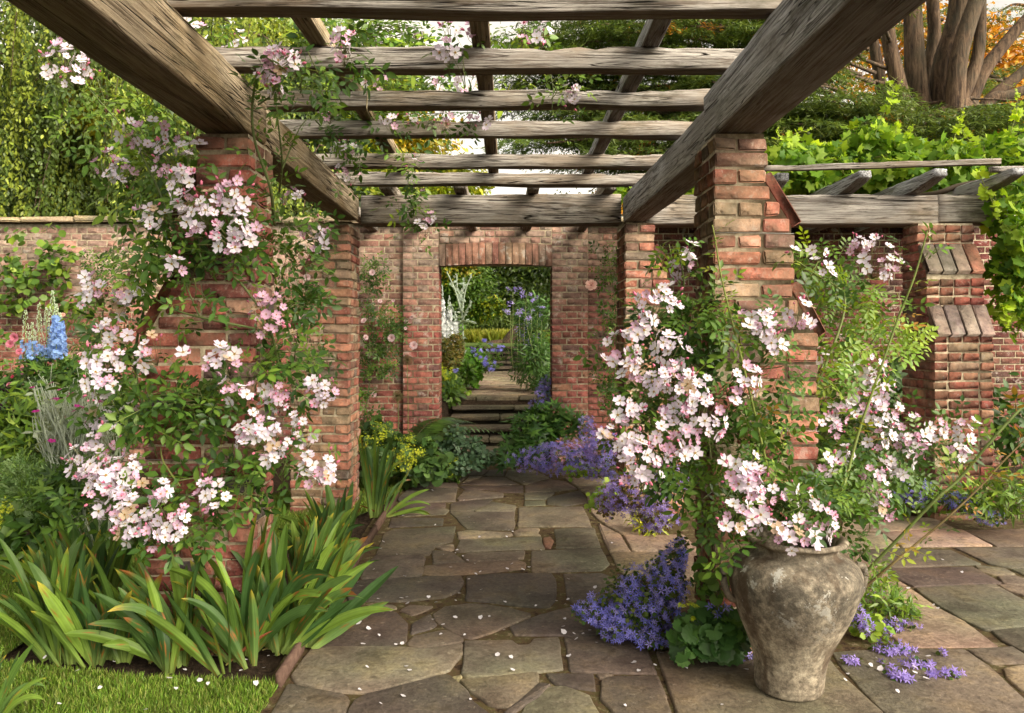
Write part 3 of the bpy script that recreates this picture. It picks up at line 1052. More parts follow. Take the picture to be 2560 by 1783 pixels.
# ================================================================== oak pergola
def beam(mb_name, p0, p1, w, h, mat, root, seed, up=(0, 0, 1), rough=.006, taper_end=False, droop=0.0):
    """a hewn timber from p0 to p1 (centre line), w wide, h high; local X runs along it"""
    p0, p1 = np.asarray(p0, float), np.asarray(p1, float)
    L = np.linalg.norm(p1 - p0)
    ns = max(6, int(L / .07))
    prof = []
    cw, ch = w / 2, h / 2
    c = min(w, h) * .07
    for (a, e) in ((-cw + c, -ch), (0, -ch), (cw - c, -ch), (cw, -ch + c), (cw, 0), (cw, ch - c), (cw - c, ch), (0, ch), (-cw + c, ch), (-cw, ch - c), (-cw, 0), (-cw, -ch + c)):
        prof.append((a, e))
    prof = np.array(prof)
    k = len(prof)
    v = []
    for i in range(ns + 1):
        t = i / ns
        x = L * t
        s = 1.0
        for j, (a, e) in enumerate(prof):
            q = Vector((x * 2.2, a * 9 + seed * 7.1, e * 9))
            n1 = mnoise.noise(q) ; n2 = mnoise.noise(q + Vector((31.7, 5, 9)))
            q2 = Vector((x * .6, seed * 3.3, 0.5 if e > 0 else 7.7))
            big = mnoise.noise(q2)
            aa = a * s + n1 * rough
            ee = e * s + n2 * rough + big * rough * .9
            if e > ch * .5:      # top edges rot most
                n3 = mnoise.noise(Vector((x * 9, a * 20, seed)))
                ee -= max(0, n3) * rough * 2.2
            if taper_end and t > .80:
                u = (t - .80) / .20
                ee = ee * (1 - .55 * u * u) + (.30 * h * u * u)
                aa *= 1 - .2 * u * u
            v.append((x, aa, ee - droop * 4 * t * (1 - t)))
    loops, sizes = [], []
    for i in range(ns):
        for j in range(k):
            j2 = (j + 1) % k
            loops += [i * k + j, (i + 1) * k + j, (i + 1) * k + j2, i * k + j2]; sizes.append(4)
    loops += list(range(k)) + [ns * k + j for j in range(k)][::-1]; sizes += [k, k]
    b = MB(); b.add(v, loops, sizes, (1, 1, 1))
    o = b.build(mb_name, mat, None)
    R = frames((p1 - p0)[None], np.array(up)[None])[0]      # columns: x, d, z
    mat4 = Matrix(((R[0, 1], -R[0, 0], R[0, 2], p0[0]), (R[1, 1], -R[1, 0], R[1, 2], p0[1]), (R[2, 1], -R[2, 0], R[2, 2], p0[2]), (0, 0, 0, 1)))
    if root is not None:
        o.parent = root
        o.matrix_parent_inverse = Matrix.Translation(-root.location)
    o.matrix_basis = mat4
    return o


ZB, ZT = 2.40, 2.645            # underside and top of the main beams
perg = thing('timber_pergola', 'weathered oak pergola roof over the flagstone path', 'pergola', (0, 3.4, 2.4))
zc, hh = (ZB + ZT) / 2, ZT - ZB
beam('side_beam', (-1.315, .9, zc), (-1.315, 3.66, zc), .235, hh, M['wood_warm_lit'], perg, 1)
beam('side_beam', (-1.30, 3.665, zc - .022), (-1.33, 6.1, zc - .004), .20, hh - .03, M['wood_warm_lit'], perg, 2)
beam('side_beam', (1.085, .9, zc), (1.085, 3.62, zc), .235, hh, M['wood_cool_lit'], perg, 3)
beam('side_beam', (1.11, 3.625, zc - .016), (1.07, 6.16, zc - .004), .20, hh - .02, M['wood_cool_lit'], perg, 4)
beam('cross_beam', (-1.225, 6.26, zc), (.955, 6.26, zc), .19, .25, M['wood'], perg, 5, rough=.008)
RY = [2.10, 2.74, 3.33, 3.89, 4.46, 5.24, 5.86]
for i, y in enumerate(RY):
    a = random.Random(i)
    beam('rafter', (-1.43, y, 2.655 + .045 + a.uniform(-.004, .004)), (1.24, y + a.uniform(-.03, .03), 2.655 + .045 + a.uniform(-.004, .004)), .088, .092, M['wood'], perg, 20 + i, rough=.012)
for i, (x, y1) in enumerate(((-.85, 6.2), (-.12, 5.9), (.64, 6.0))):
    beam('batten', (x, 1.9, 2.79), (x + (.02 if i == 0 else .01), y1, 2.79), .082, .07, M['wood_warm_lit'] if i < 2 else M['wood_cool_lit'], perg, 40 + i, rough=.006)
# short rafters from the cross beam to the wall
for i, x in enumerate((-1.52, -1.00, -.39, .22, .84)):
    beam('wall_rafter', (x, 8.42, 2.70), (x, 6.02, 2.70), .10, .10, M['wood'], perg, 50 + i, rough=.008)

wing = thing('timber_pergola', 'side wing of the pergola with rounded rafter ends, overgrown with vine', 'pergola', (2.6, 6.2, 2.4))
beam('wing_beam', (1.18, 6.28, zc), (3.62, 6.28, zc), .20, .25, M['wood'], wing, 61, rough=.008)
beam('wing_beam', (3.63, 6.28, zc + .004), (4.25, 6.28, zc + .004), .20, .245, M['wood'], wing, 62, rough=.008)
for i, (x, ex) in enumerate(((2.24, .20), (2.86, .30), (3.43, .36), (4.02, .40), (4.65, .4))):
    beam('wing_rafter', (x, 8.42, 2.69), (x, 6.18 - ex, 2.715), .125, .125, M['wood_cool_lit'], wing, 70 + i, rough=.008, taper_end=True)
beam('wing_batten', (2.05, 5.92, 2.80), (3.92, 5.86, 2.845), .05, .045, M['wood'], wing, 81)
beam('wing_batten', (3.90, 5.94, 2.80), (5.2, 5.9, 2.80), .05, .045, M['wood'], wing, 82)
beam('wing_batten', (1.9, 7.2, 2.80), (5.2, 7.2, 2.80), .05, .05, M['wood'], wing, 83)
# ================================================================== plant helpers
LEAF = tpl([(0, 0, 0), (-.23, .30, .05), (-.21, .62, .035), (0, 1, -.06), (.21, .62, .035), (.23, .30, .05), (0, .5, -.01)],
           [(0, 6, 3, 2, 1), (0, 5, 4, 3, 6)], [(1, 1, 1), (.95, .95, .95), (1, 1, 1), (1.1, 1.1, 1), (1, 1, 1), (.95, .95, .95), (1.25, 1.25, 1.1)])
ROUND = tpl([(0, 0, 0), (-.36, .22, .05), (-.42, .6, .05), (0, 1, -.04), (.42, .6, .05), (.36, .22, .05), (0, .5, 0)],
            [(0, 6, 3, 2, 1), (0, 5, 4, 3, 6)])
DIAM = tpl([(0, 0, 0), (-.25, .45, .05), (0, 1, 0), (.25, .45, .05)], [(0, 3, 2, 1)])
NARROW = tpl([(0, 0, 0), (-.10, .4, .02), (0, 1, -.08), (.10, .4, .02)], [(0, 3, 2, 1)])
NEEDLE = tpl([(-.02, 0, 0), (.02, 0, 0), (.05, .5, 0), (0, 1, -.03), (-.05, .5, 0)], [(0, 1, 2, 3, 4)])


def compound(n_pairs=2, ll=.37):
    parts = []
    for k in range(n_pairs):
        t = .22 + .46 * k / max(1, n_pairs - 1) if n_pairs > 1 else .4
        for s in (-1, 1):
            a = s * 1.12
            R = np.array([[math.cos(a), math.sin(a), 0], [-math.sin(a), math.cos(a), 0], [0, 0, 1]])
            v = LEAF[0] * np.array((.92, 1, 1)) * ll * (.85 + .15 * k)
            parts.append((v @ R.T + np.array((s * .035, t, 0)), LEAF[1], LEAF[2], LEAF[3]))
    parts.append((LEAF[0] * ll * 1.15 + np.array((0, .80, 0)), LEAF[1], LEAF[2], LEAF[3]))
    st = tpl([(-.008, 0, 0), (.008, 0, 0), (.006, .75, 0), (-.006, .75, 0)], [(0, 1, 2, 3)], [(1.5, 1.2, .7)] * 4)
    parts.append(st)
    return join_tpl(parts)


COMP5, COMP7 = compound(2), compound(3, .29)


def lobed(n=5, depth=.45, ser=.0):
    """palmate leaf, stalk at origin, pointing along +Y"""
    v = [(0, .38, .0)]
    tc = [(1.15, 1.15, 1.05)]
    angs = np.linspace(-2.35, 2.35, 2 * n + 1)
    for i, a in enumerate(angs):
        lobe = i % 2 == 1
        r = (.62 if lobe else .62 * (1 - depth))
        r *= 1.0 - .18 * abs(a) / 2.35
        if i in (0, 2 * n): r = .30
        v.append((math.sin(a) * r, .38 + math.cos(a) * r, .06 * (1 if lobe else -1) - .10 * r * r))
        tc.append((1, 1, 1))
    f = [(0, i + 1, i) for i in range(1, 2 * n + 1)]
    return tpl(v, f, tc)


VINE, PALM = lobed(5, .33), lobed(5, .62)
SCALLOP = lobed(8, .13)


def petal_parts(n, cup=.22, notch=.10, wid=.36, tip=(1, .85, .94), basec=(1, .98, .86), edge=(1, .93, .97), overlap=1.0):
    parts = []
    for k in range(n):
        a = 2 * math.pi * k / n
        v = [(0, .06, .02), (-wid, .52, cup * .45), (wid, .52, cup * .45), (-wid * .82, .94, cup), (0, 1 - notch, cup * .72), (wid * .82, .94, cup), (0, .5, cup * .15)]
        R = np.array([[math.cos(a), -math.sin(a), 0], [math.sin(a), math.cos(a), 0], [0, 0, 1]])
        parts.append((np.array(v) @ R.T, np.array([0, 2, 6, 0, 6, 1, 6, 2, 5, 4, 6, 4, 3, 1]), np.array([3, 3, 4, 4]),
                      np.array([basec, edge, edge, tip, tip, tip, (1, .97, .95)])))
    return parts


def disc_part(r, z, col, n=6, dark=None):
    v = [(0, 0, z * 1.4)] + [(r * math.cos(2 * math.pi * i / n), r * math.sin(2 * math.pi * i / n), z) for i in range(n)]
    f = [(0, 1 + i, 1 + (i + 1) % n) for i in range(n)]
    return tpl(v, f, [dark or col] + [col] * n)


ROSE = join_tpl(petal_parts(5) + [disc_part(.17, .10, (.62, .42, .12), 7, (.22, .14, .05))])
def rag(t, seed):
    r = np.random.default_rng(seed); v = t[0].copy(); n = 7
    for k in range(5):
        s = slice(k * n, k * n + n)
        v[s] *= r.uniform(.86, 1.1)
        v[s, 2] += np.linalg.norm(v[s, :2], axis=1) * r.normal(0, .13)
        a = r.normal(0, .07); R = np.array([[math.cos(a), -math.sin(a), 0], [math.sin(a), math.cos(a), 0], [0, 0, 1]])
        v[s] = v[s] @ R.T
    return (v, t[1], t[2], t[3])


ROSES = [rag(ROSE, k) for k in range(6)]
ROSE2 = join_tpl(petal_parts(5, cup=.5, notch=.06, tip=(1, .72, .83), edge=(1, .85, .92)) + [disc_part(.15, .12, (.55, .36, .1))])
WROSE = join_tpl(petal_parts(5, tip=(.97, 1, 1), edge=(.98, 1, 1), basec=(.9, .95, .85)) + [disc_part(.14, .10, (.75, .75, .6), 5)])
FULL = join_tpl(petal_parts(6, cup=.35, notch=.02, wid=.42, tip=(1, .86, .86), basec=(.7, .35, .32), edge=(1, .84, .82)) +
                [(p[0] * .72 + np.array((0, 0, .08)), p[1], p[2], p[3] * .96) for p in petal_parts(5, cup=.7, notch=0, wid=.45, tip=(1, .86, .84), basec=(.55, .24, .22), edge=(.92, .62, .6))] +
                [(p[0] * .45 + np.array((0, 0, .12)), p[1], p[2], p[3] * .9) for p in petal_parts(4, cup=1.0, notch=0, wid=.5, tip=(1, .7, .68), basec=(.45, .18, .16), edge=(.85, .45, .42))])
STAR = join_tpl([(np.array([(0, .05, 0), (-.17, .42, .1), (0, 1, .18), (.17, .42, .1)]) @ np.array([[math.cos(a), -math.sin(a), 0], [math.sin(a), math.cos(a), 0], [0, 0, 1]]).T,
                  np.array([0, 3, 2, 1]), np.array([4]), np.array([(1.3, 1.3, 1.15), (1, 1, 1), (.9, .9, 1), (1, 1, 1)])) for a in [2 * math.pi * k / 5 for k in range(5)]])


def bud_tpl():
    v, f = [(0, 0, 0)], []
    for j, (z, r) in enumerate(((.35, .26), (.7, .22))):
        for i in range(5):
            v.append((r * math.cos(i * 1.2566 + j * .6), r * math.sin(i * 1.2566 + j * .6), z))
    v.append((0, 0, 1.0))
    for i in range(5):
        k = (i + 1) % 5
        f += [(0, 1 + k, 1 + i), (1 + i, 1 + k, 6 + k, 6 + i), (6 + i, 6 + k, 11)]
    return tpl(v, f, [(.35, .6, .3)] + [(1, 1, 1)] * 11)


BUD = bud_tpl()


def pal(cols, n, rng, var=.18):
    cols = np.array(cols)
    a = cols[rng.integers(0, len(cols), n)]
    b = cols[rng.integers(0, len(cols), n)]
    t = rng.random((n, 1))
    return (a * t + b * (1 - t)) * rng.uniform(1 - var, 1 + var, (n, 1))


G_DARK = [rgb(48, 76, 32), rgb(60, 92, 38), rgb(74, 108, 44)]
G_MID = [rgb(78, 110, 42), rgb(94, 126, 48), rgb(112, 142, 54), rgb(64, 96, 38)]
G_LIGHT = [rgb(126, 156, 50), rgb(150, 174, 58), rgb(104, 140, 48)]
G_VINE = [rgb(138, 172, 46), rgb(112, 150, 42), rgb(166, 194, 62), rgb(80, 120, 38), rgb(96, 136, 40)]
G_BLUE = [rgb(86, 116, 84), rgb(70, 100, 70), rgb(108, 136, 104)]
G_CEDAR = [rgb(74, 98, 48), rgb(92, 116, 54), rgb(112, 132, 60), rgb(56, 78, 44)]
G_SUN_GOLD = [rgb(196, 160, 40), rgb(214, 176, 44), rgb(170, 150, 44), rgb(150, 140, 44)]  # golden evening sunlight painted as leaf colour
G_YEL = [rgb(150, 160, 44), rgb(178, 176, 46), rgb(120, 140, 44)]


def ball(n, rng, shell=.5):
    d = unit(rng.normal(size=(n, 3)))
    r = (shell ** 3 + (1 - shell ** 3) * rng.random((n, 1))) ** (1 / 3)
    return d * r


def lumpy(n, rng, shell=.35, lobes=9, amp=.35):
    """points in a ball with an uneven, lobed outline"""
    p = ball(n, rng, shell)
    L = unit(rng.normal(size=(lobes, 3)))
    d = unit(p)
    k = np.max(np.clip(d @ L.T, 0, 1) ** 4, axis=1, keepdims=True)
    return p * (1 - amp + amp * 1.35 * k)


def leaves(b, pos, out, tmpl, size, cols, rng, droop=.3, up=.5, rand=.8, toward=(0, 0, 0), svar=.3):
    """leaves at pos; out = outward directions"""
    n = len(pos)
    if n == 0: return
    nr = unit(out * .6 + np.array((0, 0, up)) + rng.normal(size=(n, 3)) * rand * .55 + np.array(toward))
    d = unit(out + rng.normal(size=(n, 3)) * rand + np.array((0, 0, -droop)))
    d = unit(d - nr * np.sum(d * nr, 1, keepdims=True) * .8)
    sz = size * rng.uniform(1 - svar, 1 + svar, n)
    b.scatter(tmpl, pos, frames(d, nr), sz, cols)


def ell(b, c, r, n, tmpl, size, cols, rng, shell=.3, **kw):
    p = lumpy(n, rng, shell)
    pos = p * np.asarray(r) + np.asarray(c)
    leaves(b, pos, unit(p / np.asarray(r)), tmpl, size, pal(cols, n, rng), rng, **kw)


def pell(b, t, zx, zy, rx, ry, n, Y, tmpl, size, cols, rng, dy=.16, **kw):
    """leaf ellipse given in tile coordinates"""
    c = P(t, zx, zy, Y)
    s = TS * Y / FP
    ell(b, c, (rx * s, dy, ry * s), n, tmpl, size, cols, rng, **kw)


def flowers(b, pos, face, tmpl, size, col, rng, svar=.2):
    n = len(pos)
    d = unit(rng.normal(size=(n, 3)))
    b.scatter(tmpl, pos, frames(unit(np.cross(face, d)), face), size * rng.uniform(1 - svar, 1 + svar, n), col)


def rose_cluster(root, c, R, n, rng, pink=.25, stems=None, back=None, size=.0265, face=(0, -.75, .45), name='blossoms'):
    b = MB()
    n = max(1, int(round(n)))
    p = ball(n, rng, .55) if n > 1 else np.zeros((1, 3))
    # spread the blooms so that they do not sit inside one another
    for _ in range(14):
        dd = p[:, None] - p[None]
        ds = np.linalg.norm(dd, axis=-1) + np.eye(n) * 9
        mn = 1.7 * size / max(R, .03)
        push = (dd / ds[..., None] * np.clip(mn - ds, 0, .3)[..., None]).sum(1)
        p = p + push * .5
        p[:, 1] *= .94
    p[:, 1] = -np.abs(p[:, 1]) * .8
    pos = np.asarray(c) + p * np.array((R, R * .8, R))
    f = unit(unit(p + 1e-6) * .55 + np.array(face) + rng.normal(size=(n, 3)) * .42)
    isp = rng.random(n) < pink
    white = np.array([.84, .86, .91]) * rng.uniform(.88, 1.06, (n, 1)) * np.stack([np.ones(n), rng.uniform(.92, 1.0, n), rng.uniform(.96, 1.03, n)], 1)
    pk = np.array([.76, .56, .72]) * rng.uniform(.85, 1.08, (n, 1))
    kind = rng.integers(0, 6, n)
    old = rng.random(n) < .05
    white[old] = np.array([.62, .50, .34])
    for q_ in range(6):
        m_ = (~isp) & (kind == q_)
        flowers(b, pos[m_], f[m_], ROSES[q_], size * 1.06, white[m_], rng, .28)
    flowers(b, pos[isp], f[isp], ROSE2, size * .82, pk[isp], rng)
    nb = int(n * .45 + rng.random() * 2)
    bp = np.asarray(c) + ball(nb, rng, .7) * R * 1.15
    bp[:, 1] = np.minimum(bp[:, 1], c[1] + .02)
    bf = unit(unit(bp - c) + np.array((0, -.2, .5)))
    flowers(b, bp, bf, BUD, .02, np.array([.72, .22, .34]) * rng.uniform(.7, 1.3, (nb, 1)), rng, .35)
    o = b.build(name, M['petal'], root)
    if stems is not None:
        hub = np.asarray(c) + np.array((0, R * .6 + .03, -R * .7 - .02))
        for q in list(pos) + list(bp):
            m = (hub + q) / 2 + np.array((0, .012, -.008))
            stems.tube([hub, m, q], .0014, .001, (.16, .15, .06), 3)
    return o


def add_leaflets_along(b, path, rng, every=.07, size=.12, cols=G_MID, tmpl=COMP5, skip=0.1):
    path = np.asarray(path)
    seg = np.linalg.norm(np.diff(path, axis=0), axis=1)
    s = np.concatenate([[0], np.cumsum(seg)])
    L = s[-1]
    ts = np.arange(L * skip, L, every)
    pos = np.stack([np.interp(ts, s, path[:, k]) for k in range(3)], 1)
    tan = unit(np.stack([np.interp(ts + .02, s, path[:, k]) for k in range(3)], 1) - pos + 1e-6)
    n = len(ts)
    side = rng.normal(size=(n, 3)); side -= tan * np.sum(side * tan, 1, keepdims=True)
    d = unit(unit(side) + tan * .45 + np.array((0, -.2, -.12)))
    nr = unit(np.array((0, -.45, .8)) + rng.normal(size=(n, 3)) * .35)
    b.scatter(tmpl, pos, frames(d, nr), size * rng.uniform(.65, 1.25, n), pal(cols, n, rng))
# ================================================================== climbing roses
def rose_plant(name, label, loc, clusters, leafs, canes, seed, group='climbing roses with pale pink single flowers', cluster_group=None):
    rng = np.random.default_rng(seed)
    root = thing(name, label, 'climbing rose', loc, group)
    st, lf = MB(), MB()
    for pts, r0, r1, *opt in canes:
        path = smoothpath(pts, 8)
        cc = opt[0] if opt else (.10, .13, .04)
        st.tube(path, r0, r1, cc, 6)
        lc = opt[1] if len(opt) > 1 else G_MID
        add_leaflets_along(lf, path, rng, .055, .11, lc)
        nth = int(len(path) * 1.2)                                 # thorns
        for _ in range(nth if r0 > .006 else 0):
            i = rng.integers(0, len(path) - 1)
            d = unit(rng.normal(size=3)); q = path[i] + d * r0 * .7
            st.tube([q, q + d * .009 + np.array((0, 0, -.002))], .0022, .0003, (.22, .08, .05), 3)
    for (t, zx, zy, rx, ry, n, Y, *o) in leafs:
        cols = o[0] if o else G_MID + G_DARK
        dy = o[1] if len(o) > 1 else .15
        pell(lf, t, zx, zy, rx, ry, int(n * (.78 if seed == 31 else 1.0)), Y, COMP5 if seed % 2 else COMP7, .135 * max(1, Y / 4.2) ** .5, cols, rng, dy=dy, shell=.15, droop=.35, up=.45, toward=(0, -.45, 0))
        c = P(t, zx, zy, Y); s = TS * Y / FP                         # twiggy stems inside the foliage
        for _ in range(max(2, n // 7)):
            a = c + ball(1, rng, .1)[0] * np.array((rx * s, dy, ry * s)); e = c + ball(1, rng, .6)[0] * np.array((rx * s, dy, ry * s))
            st.tube(smoothpath([a, (a + e) / 2 + rng.normal(size=3) * .03, e], 4), .0028, .0015, (.13, .15, .05), 4)
    for (t, zx, zy, r, n, Y, *o) in clusters:
        pink = o[0] if o else .22
        c = P(t, zx, zy, Y - .06)
        R_ = r * TS * Y / FP
        rose_cluster(root, c, R_ * 1.03, n * (1.35 if seed == 31 else 1.15), rng, pink, st)
        k = int(n * .35) + 1
        q = ball(k, rng, .6); q[:, 1] = np.abs(q[:, 1])
        leaves(lf, c + q * R_ * 1.15 + np.array((0, .02, 0)), unit(q), COMP5, .10, pal(G_MID + G_DARK, k, rng), rng, droop=.3, toward=(0, -.45, 0))
    lf.build('leaves', M['leaf'], root)
    st.build('stems', M['stem'], root)
    return root


GL = G_MID + G_LIGHT
left_clusters = [(1, 430, 420, 150, 15, 3.55, .3), (1, 560, 440, 90, 7, 3.6), (1, 960, 860, 150, 11, 3.3), (1, 1160, 1060, 120, 9, 3.25), (1, 720, 1070, 80, 5, 3.4), (1, 800, 1150, 80, 5, 3.4),
                 (1, 1230, 1230, 110, 8, 3.2), (1, 1560, 1290, 110, 9, 3.2), (1, 1330, 1410, 150, 13, 3.2), (1, 1560, 1530, 140, 13, 3.2), (1, 1030, 1410, 90, 6, 3.25),
                 (1, 1950, 1330, 70, 4, 4.2), (1, 2110, 1530, 90, 8, 4.2), (1, 1250, 960, 70, 4, 3.35),
                 (4, 1590, 10, 60, 3, 3.2), (4, 1170, 160, 70, 4, 3.2), (4, 610, 330, 100, 8, 3.4), (4, 830, 340, 80, 6, 3.4), (4, 800, 480, 60, 4, 3.5), (4, 760, 620, 90, 6, 3.4),
                 (4, 680, 800, 110, 9, 3.35), (4, 650, 950, 110, 9, 3.3), (4, 1000, 740, 95, 6, 3.25), (4, 1220, 750, 30, 1, 3.25), (4, 1490, 810, 90, 7, 3.25), (4, 1390, 820, 40, 2, 3.25, .8),
                 (4, 1770, 500, 130, 13, 3.35, .65), (4, 1950, 620, 30, 1, 3.5), (4, 1540, 1020, 60, 4, 3.2), (4, 1640, 1010, 50, 2, 3.2), (4, 1830, 960, 80, 5, 3.3),
                 (4, 1830, 1080, 70, 5, 3.35), (4, 1770, 1260, 185, 17, 3.25), (4, 1850, 1420, 60, 3, 3.25), (4, 2130, 1010, 90, 8, 3.5), (4, 2030, 1330, 60, 4, 3.4),
                 (4, 2110, 1520, 130, 13, 3.35), (4, 700, 1340, 100, 8, 3.35), (4, 600, 1500, 140, 13, 3.3), (4, 800, 1540, 110, 10, 3.25), (4, 2110, 50, 80, 6, 4.2), (4, 2000, 1200, 60, 3, 3.4),
                 (7, 680, 60, 140, 13, 3.2), (7, 840, 60, 100, 9, 3.2), (7, 760, 230, 120, 11, 3.15), (7, 1060, 120, 65, 4, 3.15), (7, 1080, 290, 150, 15, 3.12), (7, 850, 390, 90, 7, 3.12),
                 (7, 990, 420, 70, 5, 3.12), (7, 1400, 140, 105, 8, 3.15), (4, 650, 1180, 70, 5, 3.5), (4, 860, 1130, 50, 3, 3.5)]
left_leaves = [(1, 760, 640, 330, 170, 60, 3.75, GL), (1, 620, 900, 200, 200, 30, 3.7, GL), (1, 1000, 760, 260, 160, 40, 3.8, GL), (1, 1000, 1250, 260, 260, 60, 3.45, GL), (1, 1150, 1500, 230, 120, 40, 3.35),
               (1, 1450, 1400, 200, 150, 30, 3.3), (1, 1650, 1450, 160, 150, 30, 3.4), (1, 2050, 1480, 160, 110, 30, 4.2), (4, 980, 120, 240, 180, 60, 3.4, GL), (4, 1180, 40, 200, 80, 34, 3.3),
               (4, 1500, 60, 200, 90, 30, 3.3), (4, 800, 700, 110, 330, 55, 3.45), (4, 730, 1000, 150, 220, 45, 3.45), (4, 1180, 1080, 290, 110, 95, 3.28), (4, 1480, 1100, 160, 150, 35, 3.3),
               (4, 1100, 1200, 150, 80, 20, 3.25), (4, 1950, 250, 190, 300, 90, 3.85, G_DARK + G_MID), (4, 1850, 100, 160, 160, 40, 3.7), (4, 1800, 700, 130, 250, 50, 3.6), (4, 1700, 900, 120, 120, 25, 3.3),
               (4, 1950, 900, 150, 160, 30, 3.6), (4, 1780, 1450, 180, 160, 60, 3.4), (4, 2080, 780, 90, 110, 25, 5.6), (4, 1330, 320, 160, 160, 9, 3.25), (4, 1250, 520, 160, 50, 5, 3.25),
               (7, 1300, 350, 170, 130, 40, 3.2), (7, 1600, 90, 220, 110, 45, 3.3), (7, 1250, 80, 120, 60, 14, 3.22), (7, 640, 240, 180, 160, 35, 3.3), (7, 950, 200, 150, 100, 20, 3.25),
               (4, 640, 500, 100, 120, 16, 3.6, GL), (1, 1820, 500, 60, 40, 3, 3.15)]
left_canes = [([GD(430, 1400), P(4, 1000, 1300, 3.4), P(4, 900, 800, 3.5), P(4, 1000, 300, 3.5), P(1, 1150, 1300, 3.4), P(1, 900, 950, 3.4), P(1, 600, 600, 3.5)], .008, .003),
              ([P(4, 1860, 850, 3.5), P(4, 1790, 560, 3.32), P(4, 1690, 400, 3.28), P(4, 1560, 250, 3.28), P(4, 1350, 160, 3.26), P(1, 1330, 1350, 3.3)], .007, .003),
              ([P(4, 1700, 590, 3.3), P(4, 1400, 530, 3.25), P(4, 1150, 460, 3.28), P(4, 980, 350, 3.3), P(4, 850, 230, 3.4)], .006, .003),
              ([P(4, 1330, 510, 3.25), P(4, 1280, 400, 3.25), P(4, 1240, 280, 3.25), P(4, 1240, 120, 3.3)], .004, .002),
              ([P(1, 1830, 1500, 3.5), P(1, 1800, 1250, 3.3), P(1, 1700, 950, 3.2), P(1, 1680, 720, 3.15), P(1, 1720, 480, 3.1), P(1, 1780, 430, 3.1)], .008, .004),
              ([P(1, 1860, 1280, 3.6), P(1, 1880, 1080, 3.4), P(1, 1850, 800, 3.3), P(1, 1840, 680, 3.3)], .005, .003),
              ([P(1, 1880, 1130, 3.4), P(1, 1940, 980, 3.4), P(1, 2000, 850, 3.4), P(1, 2060, 780, 3.5)], .004, .002),
              ([P(1, 1180, 1599, 3.3), P(1, 1050, 1250, 3.25), P(1, 900, 950, 3.25), P(1, 880, 900, 3.25)], .006, .003),
              ([P(4, 980, 1180, 3.3), P(4, 1060, 1270, 3.25), P(4, 1200, 1290, 3.25), P(4, 1240, 1220, 3.25)], .004, .002),
              ([P(7, 1180, 200, 3.25), P(7, 1300, 350, 3.2), P(7, 1400, 450, 3.2)], .004, .002),
              ([P(7, 1200, 90, 3.25), P(4, 1090, 1480, 3.28), P(4, 1070, 1380, 3.3)], .005, .003, (.2, .22, .06))]
rose_plant('climbing_rose', 'large pale pink climbing rose covering the near brick pillar on the left', (-1.6, 3.3, 0), left_clusters, left_leaves, left_canes, 31)

right_clusters = [(5, 2230, 200, 80, 7, 3.9), (5, 2100, 430, 150, 15, 3.25), (5, 2010, 560, 80, 6, 3.25), (5, 1880, 740, 120, 11, 3.3), (5, 1950, 850, 70, 5, 3.25), (5, 2200, 740, 120, 11, 3.2), (5, 2220, 930, 130, 12, 3.15),
                  (5, 2090, 960, 80, 6, 3.2), (5, 1900, 1130, 100, 8, 3.2), (5, 2240, 1150, 80, 6, 3.15), (5, 1780, 1320, 60, 3, 3.2), (5, 2000, 1460, 175, 20, 3.1), (5, 2180, 1330, 100, 8, 3.1),
                  (5, 1930, 1320, 70, 5, 3.15), (6, 50, 110, 60, 4, 3.3), (6, 540, 560, 110, 10, 3.15), (6, 610, 660, 90, 6, 3.15), (6, 810, 480, 100, 8, 3.2), (6, 430, 960, 120, 10, 3.1),
                  (6, 60, 1010, 120, 13, 3.1), (6, 150, 1190, 140, 15, 3.08), (6, 30, 1340, 90, 8, 3.08), (6, 420, 1540, 130, 10, 3.0), (6, 1200, 30, 70, 4, 3.7), (6, 920, 90, 50, 3, 3.6), (6, 1340, 120, 140, 15, 3.65, .45),
                  (6, 980, 210, 40, 3, 3.5), (6, 1270, 860, 90, 7, 3.7), (6, 1180, 820, 50, 3, 3.7), (6, 1360, 980, 80, 7, 3.7), (6, 1230, 1060, 110, 10, 3.7), (6, 1080, 1170, 100, 9, 3.6), (6, 1370, 1190, 110, 10, 3.7),
                  (6, 970, 1250, 80, 6, 3.5, .5), (6, 1330, 1310, 90, 7, 3.65), (6, 1500, 1270, 120, 10, 3.8, .4), (6, 1590, 1380, 90, 7, 3.8), (6, 1690, 1260, 70, 6, 3.9), (6, 1900, 1260, 90, 6, 4.0, .4), (6, 1870, 1440, 60, 4, 3.9, .5),
                  (6, 1480, 1480, 90, 6, 3.75), (6, 1310, 1550, 80, 7, 3.6), (6, 970, 1500, 80, 5, 3.4), (6, 1090, 1410, 60, 4, 3.5), (6, 760, 60, 30, 1, 3.3), (6, 960, 820, 50, 3, 3.6),
                  (9, 440, 60, 110, 8, 3.0), (9, 560, 140, 120, 9, 3.02, .55), (9, 380, 300, 110, 10, 2.95), (9, 540, 290, 80, 6, 2.98), (9, 770, 130, 60, 3, 3.1), (9, 860, 170, 50, 3, 3.1),
                  (9, 740, 410, 110, 9, 2.92), (9, 940, 310, 120, 9, 3.0, .45), (9, 880, 430, 50, 2, 2.92), (9, 1340, 100, 60, 4, 3.4), (9, 1350, 225, 90, 7, 3.4, .35), (9, 1270, 20, 50, 3, 3.5)]
